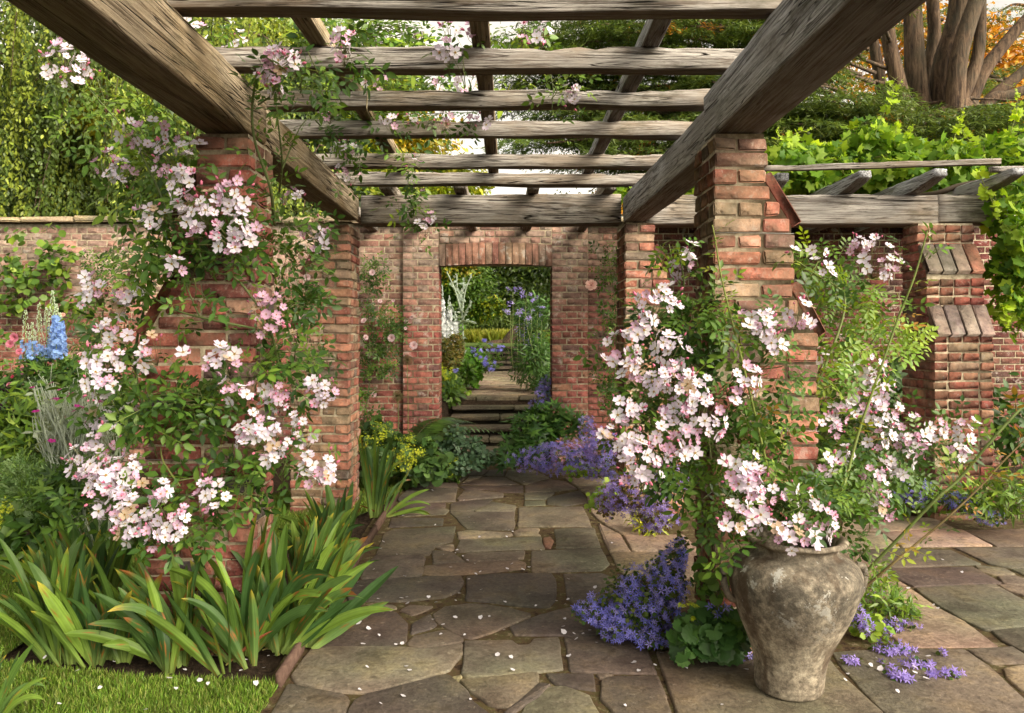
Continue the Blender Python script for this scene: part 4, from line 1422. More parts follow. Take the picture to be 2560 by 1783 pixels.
right_leaves = [(6, 900, 180, 220, 200, 55, 3.7, G_LIGHT + G_MID), (6, 1150, 450, 340, 230, 90, 3.85, G_LIGHT + G_MID), (6, 1350, 700, 250, 200, 50, 3.9, G_LIGHT), (6, 1150, 1000, 260, 260, 60, 3.85), (6, 1200, 1350, 380, 240, 110, 3.8),
                (6, 950, 1450, 250, 180, 60, 3.6), (6, 150, 550, 150, 250, 60, 3.35, G_DARK + G_MID), (6, 100, 850, 120, 180, 40, 3.35, G_DARK), (6, 300, 500, 130, 120, 20, 3.2, GL), (6, 650, 560, 200, 120, 20, 3.3), (6, 640, 860, 200, 100, 22, 3.2),
                (6, 600, 1250, 200, 130, 45, 3.2), (6, 350, 1100, 150, 110, 25, 3.2), (6, 250, 1400, 240, 150, 50, 3.2, G_DARK + G_MID), (6, 960, 900, 140, 260, 50, 3.6, GL), (6, 1750, 1350, 250, 130, 30, 4.1), (6, 1550, 1500, 220, 110, 30, 3.95),
                (5, 2180, 560, 130, 200, 50, 3.4, G_DARK + G_MID), (5, 2150, 1080, 180, 180, 60, 3.3, G_DARK + G_MID), (5, 1950, 1250, 130, 150, 30, 3.35, G_DARK + G_MID), (5, 2200, 1480, 160, 110, 30, 3.2), (5, 2200, 20, 90, 60, 8, 3.3, GL),
                (5, 2180, 850, 140, 120, 30, 3.35, G_DARK), (9, 720, 120, 420, 110, 90, 3.15, G_DARK + G_MID), (9, 1150, 200, 250, 200, 50, 3.35), (9, 340, 430, 110, 70, 12, 3.02), (9, 230, 170, 180, 150, 35, 3.15, G_DARK + G_MID),
                (9, 730, 270, 60, 80, 8, 2.95), (9, 1150, 420, 90, 90, 12, 3.2)]
YOUNG = [rgb(150, 140, 50), rgb(124, 140, 50), rgb(160, 110, 50)]
right_canes = [([P(6, 590, 1550, 3.1), P(6, 560, 1420, 3.1), P(6, 480, 1080, 3.1), P(6, 400, 750, 3.12), P(6, 320, 440, 3.15), P(6, 270, 220, 3.15), P(6, 235, 0, 3.15), P(3, 215, 1500, 3.15)], .006, .0025, (.20, .24, .05), GL + YOUNG),
               ([P(9, 1080, 120, 3.3), P(6, 1120, 1540, 3.35), P(6, 1200, 1250, 3.4), P(6, 1330, 880, 3.45), P(6, 1450, 530, 3.5), P(6, 1560, 250, 3.5), P(6, 1640, -30, 3.5), P(3, 1640, 1540, 3.5)], .008, .003, (.17, .22, .05), GL + YOUNG),
               ([P(9, 1180, 760, 3.6), P(9, 1250, 650, 3.55), P(9, 1480, 410, 3.5), P(9, 1690, 190, 3.45), P(6, 1860, 1590, 3.45), P(6, 2080, 1330, 3.4), P(6, 2300, 1090, 3.4), P(6, 2500, 900, 3.4)], .0085, .006, (.14, .19, .05), GL + YOUNG),
               ([P(9, 1200, 790, 3.65), P(9, 1420, 600, 3.6), P(9, 1600, 450, 3.6), P(9, 1790, 290, 3.6), P(9, 2000, 90, 3.6), P(6, 2150, 1480, 3.6), P(6, 2300, 1330, 3.6)], .007, .003, (.20, .15, .06), GL + YOUNG),
               ([P(9, 560, 180, 3.2), P(6, 700, 1400, 3.4), P(6, 900, 1000, 3.5), P(6, 1100, 420, 3.6), P(6, 900, 230, 3.6), P(6, 760, 130, 3.6)], .009, .004, (.14, .18, .05), G_LIGHT),
               ([P(5, 2200, 1400, 3.3), P(5, 2060, 1050, 3.3), P(5, 2020, 900, 3.3)], .006, .003, (.25, .24, .08)),
               ([P(5, 2250, 900, 3.35), P(5, 2220, 500, 3.4), P(5, 2290, 300, 3.3), P(5, 2250, 60, 3.2)], .006, .003),
               ([P(9, 300, 350, 3.1), P(9, 560, 150, 3.15), P(9, 900, 160, 3.2)], .007, .004)]
rose_plant('climbing_rose', 'large pale pink climbing rose around the right brick pillar, drooping into the urn', (1.2, 3.2, 0), right_clusters, right_leaves, right_canes, 32)

# roof roses: foliage lying over the rafters
roof_clusters = [(2, 20, 240, 70, 5, 3.2), (2, 10, 340, 60, 4, 3.2), (2, 730, 170, 60, 4, 3.25, .8), (2, 720, 350, 60, 5, 3.15), (2, 880, 200, 45, 3, 3.25, 1), (2, 1190, 160, 60, 2, 3.6), (2, 1350, 220, 60, 4, 3.4),
                 (2, 1220, 270, 25, 2, 3.4, 1), (2, 840, 540, 70, 5, 4.2), (2, 240, 270, 50, 3, 3.8), (2, 270, 560, 90, 6, 4.3, .5), (2, 150, 520, 60, 3, 4.3), (2, 500, 260, 60, 3, 3.9), (2, 650, 560, 50, 3, 4.3)]
rose_plant('climbing_rose', 'pale pink rose foliage and blooms spread over the top of the near rafters', (-.6, 3.8, 2.75), roof_clusters,
           [(2, 250, 220, 380, 90, 120, 3.75, GL), (2, -150, 200, 220, 90, 60, 3.75, GL), (2, 420, 560, 420, 50, 100, 4.45, GL), (2, -100, 560, 200, 60, 40, 4.45, GL), (2, 60, 540, 120, 50, 16, 4.4, GL), (2, 1160, 230, 170, 70, 18, 3.7, GL), (2, 1130, 540, 130, 45, 12, 4.4, GL),
            (2, 60, 350, 90, 110, 7, 3.12), (2, 800, 410, 50, 60, 2, 3.15), (1, 2050, 470, 160, 120, 16, 3.2), (1, 2130, 560, 120, 140, 14, 3.6), (1, 2230, 780, 160, 70, 14, 4.6), (1, 1480, 200, 150, 50, 10, 3.6, GL)],
           [([P(2, -300, 280, 3.9), P(2, 100, 270, 3.85), P(2, 500, 270, 3.8), P(2, 700, 268, 3.8)], .006, .003), ([P(2, -200, 500, 4.4), P(2, 200, 590, 4.4), P(2, 600, 560, 4.4)], .005, .003),
            ([P(1, 1700, 500, 3.15), P(1, 1800, 470, 3.15), P(1, 1980, 430, 3.2)], .004, .002)], 33)
rose_plant('climbing_rose', 'pink and white rose spray hanging in front of the second rafter beside the left beam', (-1.0, 3.1, 2.5),
           [(1, 1830, 400, 70, 6, 3.08, .75), (1, 1880, 350, 40, 3, 3.08, .8), (1, 1950, 410, 55, 4, 3.08, .3), (1, 1800, 500, 60, 4, 3.08, .6), (1, 1840, 560, 55, 4, 3.08, .4)],
           [(1, 2000, 600, 130, 60, 5, 3.1), (1, 2120, 420, 60, 50, 3, 3.1)], [([P(1, 1720, 700, 3.15), P(1, 1800, 640, 3.12), P(1, 1850, 560, 3.1), P(1, 1830, 450, 3.1)], .004, .002)], 34)
rose_plant('climbing_rose', 'single rose spray drooping over the third rafter near its middle', (.3, 3.7, 2.7),
           [(2, 1530, 620, 60, 4, 3.72), (2, 1545, 690, 35, 2, 3.72, .3)], [(2, 1400, 640, 100, 110, 7, 3.72, GL), (2, 1540, 560, 80, 40, 4, 3.75, GL)],
           [([P(2, 1400, 480, 3.8), P(2, 1420, 600, 3.74), P(2, 1410, 760, 3.72)], .003, .0015)], 35)
rose_plant('climbing_rose', 'rose blooms and leaves dangling above the fourth rafter', (-.6, 4.3, 2.7),
           [(2, 340, 810, 55, 4, 4.3, .4), (2, 680, 800, 55, 4, 4.3, .5), (2, 960, 790, 50, 3, 4.28, .15), (2, 890, 800, 30, 2, 4.28, .6), (2, 480, 770, 50, 3, 4.35)],
           [(2, 320, 790, 130, 40, 9, 4.4), (2, 650, 780, 130, 35, 7, 4.4), (2, 870, 780, 70, 40, 5, 4.25, G_DARK)], [([P(2, 150, 740, 4.45), P(2, 400, 760, 4.4), P(2, 900, 750, 4.4)], .004, .002)], 36)
rose_plant('climbing_rose', 'long thin rose shoot hanging down across the far cross beam', (-.9, 5.9, 2.4),
           [(2, 490, 1080, 55, 3, 5.05), (2, 530, 1245, 50, 4, 5.95), (2, 590, 1440, 45, 4, 5.95, .4), (2, 560, 1510, 60, 4, 5.95)],
           [(2, 480, 1040, 70, 60, 5, 5.1, GL), (2, 500, 1110, 60, 40, 4, 5.1), (2, 460, 1280, 100, 60, 9, 5.95), (2, 500, 1360, 80, 50, 6, 5.95), (2, 560, 1530, 90, 50, 6, 5.95), (2, 420, 1370, 60, 60, 4, 5.95, GL)],
           [([P(2, 400, 980, 5.1), P(2, 450, 1100, 5.4), P(2, 460, 1300, 5.9), P(2, 520, 1480, 5.95)], .004, .002)], 37)
rose_plant('climbing_rose', 'pale rose blooms above the left side beam between the pillars', (-1.4, 4.8, 2.8),
           [(2, 40, 990, 70, 6, 4.9, .3), (2, 60, 1160, 70, 5, 5.6, .4), (1, 2180, 740, 60, 4, 4.3, .4), (1, 2270, 1140, 50, 3, 5.0, .4), (1, 1240, 160, 60, 4, 3.6, .5), (1, 1330, 200, 50, 3, 3.7), (1, 1560, 280, 60, 4, 3.7), (1, 2260, 980, 50, 3, 4.9)],
           [(2, 100, 980, 60, 50, 5, 4.9), (1, 2200, 860, 100, 60, 9, 4.5)], [([P(1, 2100, 800, 4.3), P(2, 0, 980, 4.9), P(2, 60, 1150, 5.6)], .005, .003)], 38)


# ------------------------------------------------------------------ full pink roses trained on the wall
def wall_rose(label, blobs, blooms, canes, seed, cols=G_DARK + G_MID, bcol=(.85, .76, .80), size=.085, bs=.045, tm=COMP5, cat='climbing rose', group='roses trained on the garden wall', nm='wall_rose'):
    rng = np.random.default_rng(seed)
    c0 = P(*blobs[0][:3], blobs[0][6]); 
    root = thing(nm, label, cat, (c0[0], c0[1], 0), group)
    st, lf = MB(), MB()
    for (t, zx, zy, rx, ry, n, Y) in blobs:
        pell(lf, t, zx, zy, rx, ry, n, Y, tm, size * 1.35, cols, rng, dy=.12, shell=.1, up=.4, toward=(0, -.6, 0))
    for pts, r in canes:
        path = smoothpath(pts, 6)
        st.tube(path, r, r * .4, (.12, .11, .05), 5)
        add_leaflets_along(lf, path, rng, .09, size * 1.3, cols, tm)
    for (t, zx, zy, Y, *o) in blooms:
        b = MB()
        k = o[0] if o else 1.0
        flowers(b, P(t, zx, zy, Y)[None], unit(np.array([(rng.normal() * .3, -.8, .2 + rng.normal() * .2)])), FULL, bs * k, np.array([o[1] if len(o) > 1 else bcol]), rng, .1)
        b.build('flower', M['petal'], root)
    lf.build('leaves', M['leaf'], root)
    if st.n: st.build('stems', M['stem'], root)
    return root


wall_rose('climbing rose on the wall left of the doorway with a few nodding pale pink blooms',
          [(5, 290, 530, 180, 140, 130, 8.2), (5, 230, 220, 100, 90, 60, 8.15), (5, 250, 800, 140, 120, 110, 8.15), (5, 150, 960, 110, 90, 30, 7.9), (5, 160, 1100, 80, 110, 22, 7.8), (5, 170, 400, 60, 90, 14, 8.2)],
          [(5, 215, 220, 8.0), (5, 345, 655, 8.0, 1.3), (5, 490, 705, 8.0, 1.25), (5, 160, 540, 8.0, .9), (5, 170, 650, 8.0, .9), (5, 265, 410, 8.0, .8), (5, 435, 590, 8.0, .6), (5, 475, 515, 8.0, .6), (5, 225, 1030, 7.8, .9), (5, 355, 405, 8.0, .5)],
          [([P(5, 150, 1250, 7.9), P(5, 200, 900, 8.1), P(5, 190, 500, 8.2), P(5, 200, 150, 8.2)], .010), ([P(5, 150, 1000, 7.6), P(5, 60, 930, 7.2), P(5, 20, 960, 7.0)], .005)], 41, bs=.036)
wall_rose('rose growing up the wall right of the doorway with one large peach bloom',
          [(5, 1790, 220, 90, 120, 50, 8.1), (5, 1850, 520, 90, 130, 60, 7.6), (5, 1830, 900, 110, 140, 80, 7.4), (5, 1800, 1050, 100, 90, 24, 7.4), (5, 1760, 620, 70, 70, 14, 7.8), (5, 1770, 60, 70, 60, 8, 8.1), (5, 1930, 330, 70, 110, 22, 6.6)],
          [(5, 1673, 305, 7.9, 1.8, (.88, .70, .62))],
          [([P(5, 1790, 1300, 7.6), P(5, 1830, 900, 7.7), P(5, 1840, 500, 7.9), P(5, 1780, 60, 8.2)], .009)], 42, bs=.036)
wall_rose('leafy climber with rounded yellowing leaves on the left wall',
          [(4, 120, 250, 150, 110, 110, 8.2), (4, 380, 120, 130, 110, 110, 8.2), (4, 300, 250, 190, 60, 50, 8.2), (4, 80, 420, 170, 60, 55, 8.2), (4, 450, 410, 200, 70, 70, 8.15), (4, 40, 620, 80, 90, 20, 8.2), (4, 60, 100, 90, 50, 14, 8.2), (4, 300, 30, 120, 40, 12, 8.2), (1, 100, 1560, 130, 40, 16, 8.2), (1, 340, 1520, 80, 30, 8, 8.2)],
          [], [([P(4, 0, 520, 8.2), P(4, 200, 380, 8.25), P(4, 400, 200, 8.25)], .006), ([P(4, 0, 150, 8.2), P(4, 60, 300, 8.2), P(4, 110, 440, 8.2)], .004)], 43, G_MID + GL, size=.058, nm='wall_climber', cat='climber', tm=join_tpl([ROUND]))
wall_rose('pink garden rose bush against the wall beside the blue delphiniums',
          [(4, 560, 700, 130, 160, 60, 7.4), (4, 640, 150, 140, 120, 45, 8.1), (4, 720, 250, 110, 110, 30, 8.0), (4, 560, 850, 120, 120, 40, 7.2), (4, 820, 100, 130, 90, 30, 7.9)],
          [(4, 100, 650, 6.8, 1.5, (.80, .36, .50)), (4, 70, 695, 6.8, 1.5, (.80, .36, .50)), (4, 130, 745, 6.8, 1.1, (.80, .32, .45)), (4, 155, 875, 6.6, 1.4, (.78, .38, .55)), (4, 540, 770, 7.2, 1.2, (.85, .62, .66)), (4, 595, 683, 7.2, 1.0, (.82, .5, .6)),
           (4, 715, 565, 7.3, 1.1), (4, 565, 70, 8.0, .7), (4, 420, 500, 7.6, .8, (.8, .55, .45)), (4, 85, 912, 6.6, .6, (.7, .1, .2)), (4, 820, 60, 7.8, .8), (4, 60, 965, 6.4, .9, (.7, .35, .45))],
          [([P(4, 600, 1000, 7.2), P(4, 600, 700, 7.4), P(4, 650, 300, 8.0), P(4, 640, 60, 8.2)], .009)], 44, bs=.028)
wall_rose('blush rose with two round blooms between the left pillars',
          [(4, 2030, 420, 70, 120, 24, 5.6), (4, 2130, 700, 60, 70, 14, 5.8), (4, 1990, 560, 50, 60, 8, 5.4), (4, 2150, 880, 110, 30, 6, 5.8)],
          [(4, 2045, 250, 5.2, 1.0), (4, 2018, 527, 5.1, 1.6)], [([P(4, 1960, 800, 5.6), P(4, 2000, 500, 5.5), P(4, 2030, 300, 5.5)], .006)], 45, bs=.026)
# ================================================================== stone urn
def urn():
    m, nt, bs, out = mat_new('urn_stone')
    n1 = noise_n(nt, 7.5, 9, .8, dist=.3)
    c = ramp(nt, n1, [(.34, (.10, .082, .062)), (.46, (.21, .175, .13)), (.55, (.34, .29, .215)), (.66, (.44, .39, .30))])
    n2 = noise_n(nt, 38, 7, .75)
    c = mixc(nt, 1.0, c, ramp(nt, n2, [(.38, .55), (.62, 1.4)]), 'MULTIPLY')
    tc = N(nt, 'TexCoord'); sep = N(nt, 'SeparateXYZ'); nt.links.new(tc.outputs['Object'], sep.inputs[0])
    hz = ramp(nt, sep.outputs[2], [(.28, 0.0), (.44, 1.0), (.56, .8), (.585, .2)])
    n3 = noise_n(nt, 7, 6, .7, dist=1)
    s = mixc(nt, 1.0, hz, ramp(nt, n3, [(.34, 0.0), (.54, .75)]), 'MULTIPLY')      # dark algae on the shoulder
    c = mixc(nt, s, c, (.045, .042, .035))
    st = noise_n(nt, 9, 4, .6, stretch=(1, 1, .22))
    c = mixc(nt, ramp(nt, st, [(.52, 0.0), (.62, .65)]), c, (.08, .05, .03))     # rusty runs
    n4 = noise_n(nt, 6.5, 8, .8, dist=.3)
    hz2 = ramp(nt, sep.outputs[2], [(.25, .0), (.5, 1.0)])
    w = mixc(nt, 1.0, hz2, ramp(nt, n4, [(.575, 0.0), (.60, .9)]), 'MULTIPLY')   # pale lichen
    c = mixc(nt, w, c, (.50, .49, .44))
    nt.links.new(c, bs.inputs['Base Color'])
    bs.inputs['Roughness'].default_value = .9
    bs.inputs['Specular IOR Level'].default_value = .2
    b1 = bump(nt, bs, n2, .5, .006)
    bump(nt, bs, n1, .4, .012, b1)
    base = GD(1768, 1543)
    Y = base[1]; k = TS * Y / FP
    root = thing('stone_urn', 'tall mottled stone urn with a wide lipped rim standing on the paving', 'urn', base)
    prof = [(0, 1440), (.5, 1441), (215, 1441), (232, 1425), (236, 1390), (238, 1330), (243, 1270), (262, 1190), (300, 1100), (352, 1000), (397, 900), (430, 800), (450, 720), (452, 670), (438, 620), (400, 575), (345, 545),
            (300, 532), (284, 520), (278, 500), (284, 480), (318, 462), (340, 455), (346, 444), (343, 432), (330, 424), (312, 424), (296, 432), (276, 446), (262, 470), (258, 500), (270, 560), (330, 640), (0.5, 660)]
    S = 72
    v, rings = [], len(prof)
    rr = np.random.default_rng(2)
    for j, (r, zz) in enumerate(prof):
        r *= .935
        z = (1441 - zz) * k
        cx = .030 * min(1, z / .6)
        for i in range(S):
            a = 2 * math.pi * i / S
            wob = 1 + .008 * mnoise.noise(Vector((math.cos(a) * 2, math.sin(a) * 2, z * 6))) + (.006 * mnoise.noise(Vector((math.cos(a) * 9, math.sin(a) * 9, z * 30))) if j > 2 else 0)
            v.append((base[0] + cx + r * k * wob * math.cos(a), base[1] + r * k * wob * math.sin(a), z + (.003 * mnoise.noise(Vector((a * 3, 1, j))) if j > 17 else 0)))
    loops, sizes = [], []
    for j in range(rings - 1):
        for i in range(S):
            i2 = (i + 1) % S
            loops += [j * S + i, j * S + i2, (j + 1) * S + i2, (j + 1) * S + i]; sizes.append(4)
    b = MB(); b.add(v, loops, sizes, (1, 1, 1))
    o = b.build('body', m, root, smooth=True)
    md = o.modifiers.new('s', 'SUBSURF'); md.levels = 1; md.render_levels = 2
    for s in (-1, 1):
        hb = MB()
        cx = base[0] + .022
        zt = (1441 - 640) * k; zb = (1441 - 860) * k
        rt, rb = 445 * k, 408 * k
        path = smoothpath([(cx + s * (rt - .02), base[1], zt + .012), (cx + s * (rt + .012), base[1], zt), (cx + s * (rt + .014), base[1], (zt * .6 + zb * .4)), (cx + s * (rb + .014), base[1], zb + .02), (cx + s * (rb - .02), base[1], zb)], 6)
        hb.tube(path, .016, .014, (1, 1, 1), 8)
        hb.build('handle', m, root, smooth=True)
    sb = MB()
    add_disc = [(base[0] + .03 + 300 * k * .85 * math.cos(a), base[1] + 300 * k * .85 * math.sin(a), (1441 - 600) * k) for a in np.linspace(0, 2 * math.pi, 24, endpoint=False)]
    sb.add(add_disc, list(range(24)), [24], (1, 1, 1))
    sb.build('potting_soil', M['soil'], root)


urn()

# ================================================================== lawn, borders
flat_poly('lawn', [(-9, .8), (-.96, .8), (-.955, 3.10), (-1.55, 3.14), (-2.3, 3.3), (-2.35, 4.2), (-1.75, 4.6), (-.99, 6.6), (-1.0, 7.55), (-1.75, 7.6), (-2.2, 6.6), (-2.9, 5.4), (-3.5, 4.8), (-9, 4.8)], -.014, M['lawn_base'], 'mown lawn left of the path')


def in_poly(p, poly):
    x, y = p[:, 0], p[:, 1]
    c = np.zeros(len(p), bool)
    n = len(poly)
    for i in range(n):
        x0, y0 = poly[i]; x1, y1 = poly[i - 1]
        c ^= ((y0 > y) != (y1 > y)) & (x < (x1 - x0) * (y - y0) / (y1 - y0 + 1e-12) + x0)
    return c


def grass(name, label, poly, dens, h, cols, seed, z=-.012, wid=1.0):
    rng = np.random.default_rng(seed)
    poly = np.array(poly)
    lo, hi = poly.min(0), poly.max(0)
    n = int(dens * (hi[0] - lo[0]) * (hi[1] - lo[1]))
    p = rng.uniform(lo, hi, (n, 2))
    p = p[in_poly(p, poly)]
    p = p[(np.abs(p[:, 0]) / p[:, 1]) < .78]
    n = len(p)
    d = unit(np.stack([rng.normal(0, .45, n), rng.normal(0, .45, n), np.ones(n)], 1))
    nr = unit(rng.normal(size=(n, 3)) * np.array((1, 1, .1)))
    pos = np.concatenate([p, np.full((n, 1), z)], 1)
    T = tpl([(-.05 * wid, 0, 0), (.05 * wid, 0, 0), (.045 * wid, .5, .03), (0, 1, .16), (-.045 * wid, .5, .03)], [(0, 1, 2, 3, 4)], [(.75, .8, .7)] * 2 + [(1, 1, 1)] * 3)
    patch = np.array([mnoise.noise(Vector((a * 1.7, c * 1.7, 3))) for a, c in p])[:, None]
    col = pal(cols, n, rng, .25) * (1 + .35 * patch)
    b = MB()
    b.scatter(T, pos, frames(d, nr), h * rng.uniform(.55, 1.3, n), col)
    return tag(b.build(name, M['blade']), label, 'grass', None, 'stuff')


GR = [rgb(116, 152, 48), rgb(132, 168, 58), rgb(98, 134, 44), rgb(156, 166, 84), rgb(92, 126, 42), rgb(136, 140, 74)]
grass('grass', 'short mown grass blades in front of the iris border', [(-3.2, 1.9), (-.958, 1.9), (-.955, 3.10), (-1.55, 3.14), (-2.3, 3.3), (-2.35, 4.2), (-3.2, 4.2)], 30000, .034, GR, 51)
grass('grass', 'short grass strip behind and beside the left pillars', [(-4.5, 4.2), (-2.35, 4.2), (-1.75, 4.6), (-.99, 6.6), (-1.0, 7.55), (-1.75, 7.6), (-2.2, 6.6), (-2.9, 5.4), (-4.5, 4.9)], 9000, .045, GR, 52)
grass('grass', 'tall golden meadow grass beyond the lawn', [(-9, 33), (9, 33), (9, 38), (-9, 38)], 340, .55, [rgb(184, 188, 70), rgb(150, 166, 64), rgb(204, 200, 96)], 53, z=1.18, wid=2.0)

# board edging between border and path
ed = MB()
for (y0, y1) in ((3.06, 4.30), (4.31, 5.5), (5.51, 6.7)):
    v = np.array([(-.962, y0, -.03), (-.938, y0, -.03), (-.938, y1, -.03), (-.962, y1, -.03), (-.962, y0, .05), (-.938, y0, .05), (-.938, y1, .045), (-.962, y1, .045)])
    v[:, 0] -= (v[:, 1] - 3) * .012
    e1 = MB(); e1.add(v, [0, 3, 2, 1, 4, 5, 6, 7, 0, 1, 5, 4, 1, 2, 6, 5, 2, 3, 7, 6, 3, 0, 4, 7], [4] * 6, (1, 1, 1))
    o = e1.build('edging_board', M['edge_wood'])
    tag(o, {3.06: 'reddish wooden edging board at the front corner of the iris border', 4.31: 'wooden edging board in the middle of the path side border', 5.51: 'wooden edging board farthest along the path, near the doorway'}[y0], 'edging board', 'edging boards along the path')


# ================================================================== irises
def iris_leaf(b, base, az, lean, L, W, curve, col, tip, rng, twist=0.0):
    """sword leaf: az = sideways direction angle, lean = angle from vertical, curve = extra bend"""
    n = 15
    t = np.linspace(0, 1, n)
    th = lean + curve * t ** 2.2
    hd = np.array((math.cos(az), math.sin(az), 0))
    dx = np.sin(th); dz = np.cos(th)
    step = L / (n - 1)
    px = np.concatenate([[0], np.cumsum(dx[:-1] * step)]); pz = np.concatenate([[0], np.cumsum(dz[:-1] * step)])
    mid = base + px[:, None] * hd + pz[:, None] * np.array((0, 0, 1.0))
    w = W * np.minimum(1, .45 + 1.6 * t) * np.clip((1 - t) / .28, 0, 1) ** .55
    tang = dx[:, None] * hd + dz[:, None] * np.array((0, 0, 1.0))
    # the blade is flat in the plane of the fan: its width lies in that plane, turned by twist
    wn0 = np.cross(tang, np.cross(hd, (0, 0, 1.0)))
    nn = np.cross(hd, (0, 0, 1.0))
    tw = twist * t
    wd = unit(wn0 * np.cos(tw)[:, None] + nn * np.sin(tw)[:, None])
    nrm = unit(np.cross(tang, wd))
    L_ = mid - wd * w[:, None] * .5
    R_ = mid + wd * w[:, None] * .5
    M_ = mid + nrm * (w * .10)[:, None]
    K = 11
    fr = np.linspace(-.5, .5, K)
    v = (mid[:, None] + wd[:, None] * (w[:, None] * fr[None])[..., None] + nrm[:, None] * (w[:, None] * (.10 - .36 * np.abs(fr)[None] + .012 * (-1) ** np.arange(K)[None]))[..., None]).reshape(-1, 3)
    loops, sizes = [], []
    for i in range(n - 1):
        for j in range(K - 1):
            loops += [i * K + j, i * K + j + 1, (i + 1) * K + j + 1, (i + 1) * K + j]; sizes.append(4)
    basec = np.array(rgb(150, 168, 90))
    c = np.array(col)[None] * (1 - np.clip(1 - t / .25, 0, 1)[:, None] * .6) + basec[None] * np.clip(1 - t / .25, 0, 1)[:, None] * .6
    k = np.clip((t - (1 - tip)) / max(tip, .01), 0, 1)[:, None] if tip > 0 else np.zeros((n, 1))
    c = c * (1 - k) + np.array(rgb(196, 176, 60))[None] * k
    rib = rng.uniform(.86, 1.1, K); rib[::2] *= 1.08; rib[1::2] *= .84; rib[K // 2] *= 1.12
    c = np.repeat(c[:, None], K, 1) * rib[None, :, None]
    if rng.random() < .15:                              # scorched tip
        m_ = int(rng.integers(1, 3)); c[-m_:] = np.array(rgb(140, 92, 48))
    spot = rng.random((n, K)) < (.012 if tip < .05 else .05)
    c[spot] = np.array(rgb(150, 96, 40))
    b.add(v, loops, sizes, c.reshape(-1, 3))


IRIS = [rgb(86, 116, 48), rgb(106, 134, 52), rgb(74, 104, 50), rgb(116, 144, 54), rgb(94, 124, 62), rgb(62, 92, 46)]
iris_label = {}


def iris_clump(label, t, zx, zy, n, lean_c, spread, Lr, seed, W=.051, z=-.01, brown=1, sub=3):
    n = int(n * 1.5); Lr = (Lr[0] * 1.12, Lr[1] * 1.22)
    rng = np.random.default_rng(seed)
    g = G(t, zx, zy)
    root = thing('iris_clump', label, 'iris', g, 'iris clumps in the left border')
    per = max(1, n // sub)
    for f in range(sub):
        b = MB()
        off = rng.normal(size=2) * .05
        az0 = rng.normal(0, .35)
        for i in range(per):
            u = (i + .5) / per * 2 - 1 + rng.normal(0, .15)
            lean = lean_c + u * spread
            s = 1 if lean >= 0 else -1
            az = (0 if s > 0 else math.pi) + az0 * s + rng.normal(0, .25)
            L = rng.uniform(*Lr) * (1 - .15 * abs(u))
            c = np.array(IRIS[rng.integers(0, len(IRIS))]) * rng.uniform(.85, 1.2)
            iris_leaf(b, g + np.array((off[0] + u * .03, off[1] + rng.normal(0, .015), 0)), az, abs(lean), L, W * rng.uniform(.7, 1.12), rng.choice([.1, .35, .8, 1.5], p=[.3, .3, .25, .15]) * rng.uniform(.6, 1.3),
                      c, tip=rng.choice([0, .06, .16], p=[.6, .28, .12]), rng=rng, twist=rng.normal(.5, .7))
        b.build('leaf_fan', M['blade'], root, smooth=True)
    if brown:
        b = MB()
        for i in range(brown):
            sgn = rng.choice([-1, 1])
            iris_leaf(b, g + rng.normal(size=3) * (.05, .02, 0), (0 if sgn > 0 else math.pi) + rng.normal(0, .5), rng.uniform(.9, 1.3), rng.uniform(.2, .34), .014, .4, rgb(128, 72, 40), 0, rng, 1.0)
        b.build('withered_leaf', M['blade'], root)
    return root


iris_clump('iris clump at the far left with leaves reaching the edge of the picture', 7, 480, 1230, 16, -.30, .55, (.34, .52), 61, brown=3)
iris_clump('iris clump left of the pillar with a brown curled dead leaf', 7, 760, 1240, 15, -.15, .55, (.30, .46), 62, brown=2)
iris_clump('iris clump with broad leaves flopping far to the left over the grass', 7, 1090, 1275, 12, -.75, .40, (.34, .50), 63, W=.05)
iris_clump('iris clump in front of the left corner of the pillar base', 7, 1270, 1245, 14, -.25, .5, (.34, .50), 64)
iris_clump('small upright iris clump directly in front of the pillar', 7, 1350, 1190, 9, .05, .25, (.30, .42), 65)
iris_clump('iris clump with one leaf bent out to the lower left at the soil corner', 7, 1630, 1270, 9, -.35, .42, (.34, .48), 66, W=.048)
iris_clump('tall iris clump in front of the right corner of the pillar', 7, 1680, 1170, 18, .10, .55, (.40, .60), 67)
iris_clump('iris clump leaning out over the corner of the flagstones', 7, 1900, 1190, 13, .40, .65, (.34, .54), 68)
iris_clump('iris clump between the pillar and the path, with long blades tilted right', 7, 1960, 1000, 14, .25, .5, (.36, .48), 69)
iris_clump('iris clump along the path edge beside the near pillar', 7, 2130, 880, 12, .10, .45, (.34, .45), 70)
iris_clump('dense iris clump just behind the near pillar', 7, 2130, 720, 14, .0, .4, (.36, .48), 71)
iris_clump('iris clump farther along the border before the far pillar', 7, 2230, 620, 10, .0, .4, (.34, .48), 72)
iris_clump('isolated iris with tall pale blades by the path near the far pillar', 8, 270, 305, 7, .03, .2, (.50, .72), 73, W=.05, brown=0, sub=1)
iris_clump('iris leaves arching flat over the path beside the far edging board', 8, 290, 290, 5, .7, .9, (.30, .42), 74, W=.032, brown=1, sub=1)
iris_clump('small iris tuft at the bottom left corner of the lawn', 7, 20, 1720, 7, .28, .3, (.18, .30), 75, W=.022, brown=0, sub=1)
iris_clump('iris clump behind the left side of the near pillar', 7, 700, 900, 16, .0, .4, (.42, .60), 76)
iris_clump('iris clump at the left edge of the border behind the front leaves', 7, 350, 1080, 14, -.2, .5, (.34, .50), 77)

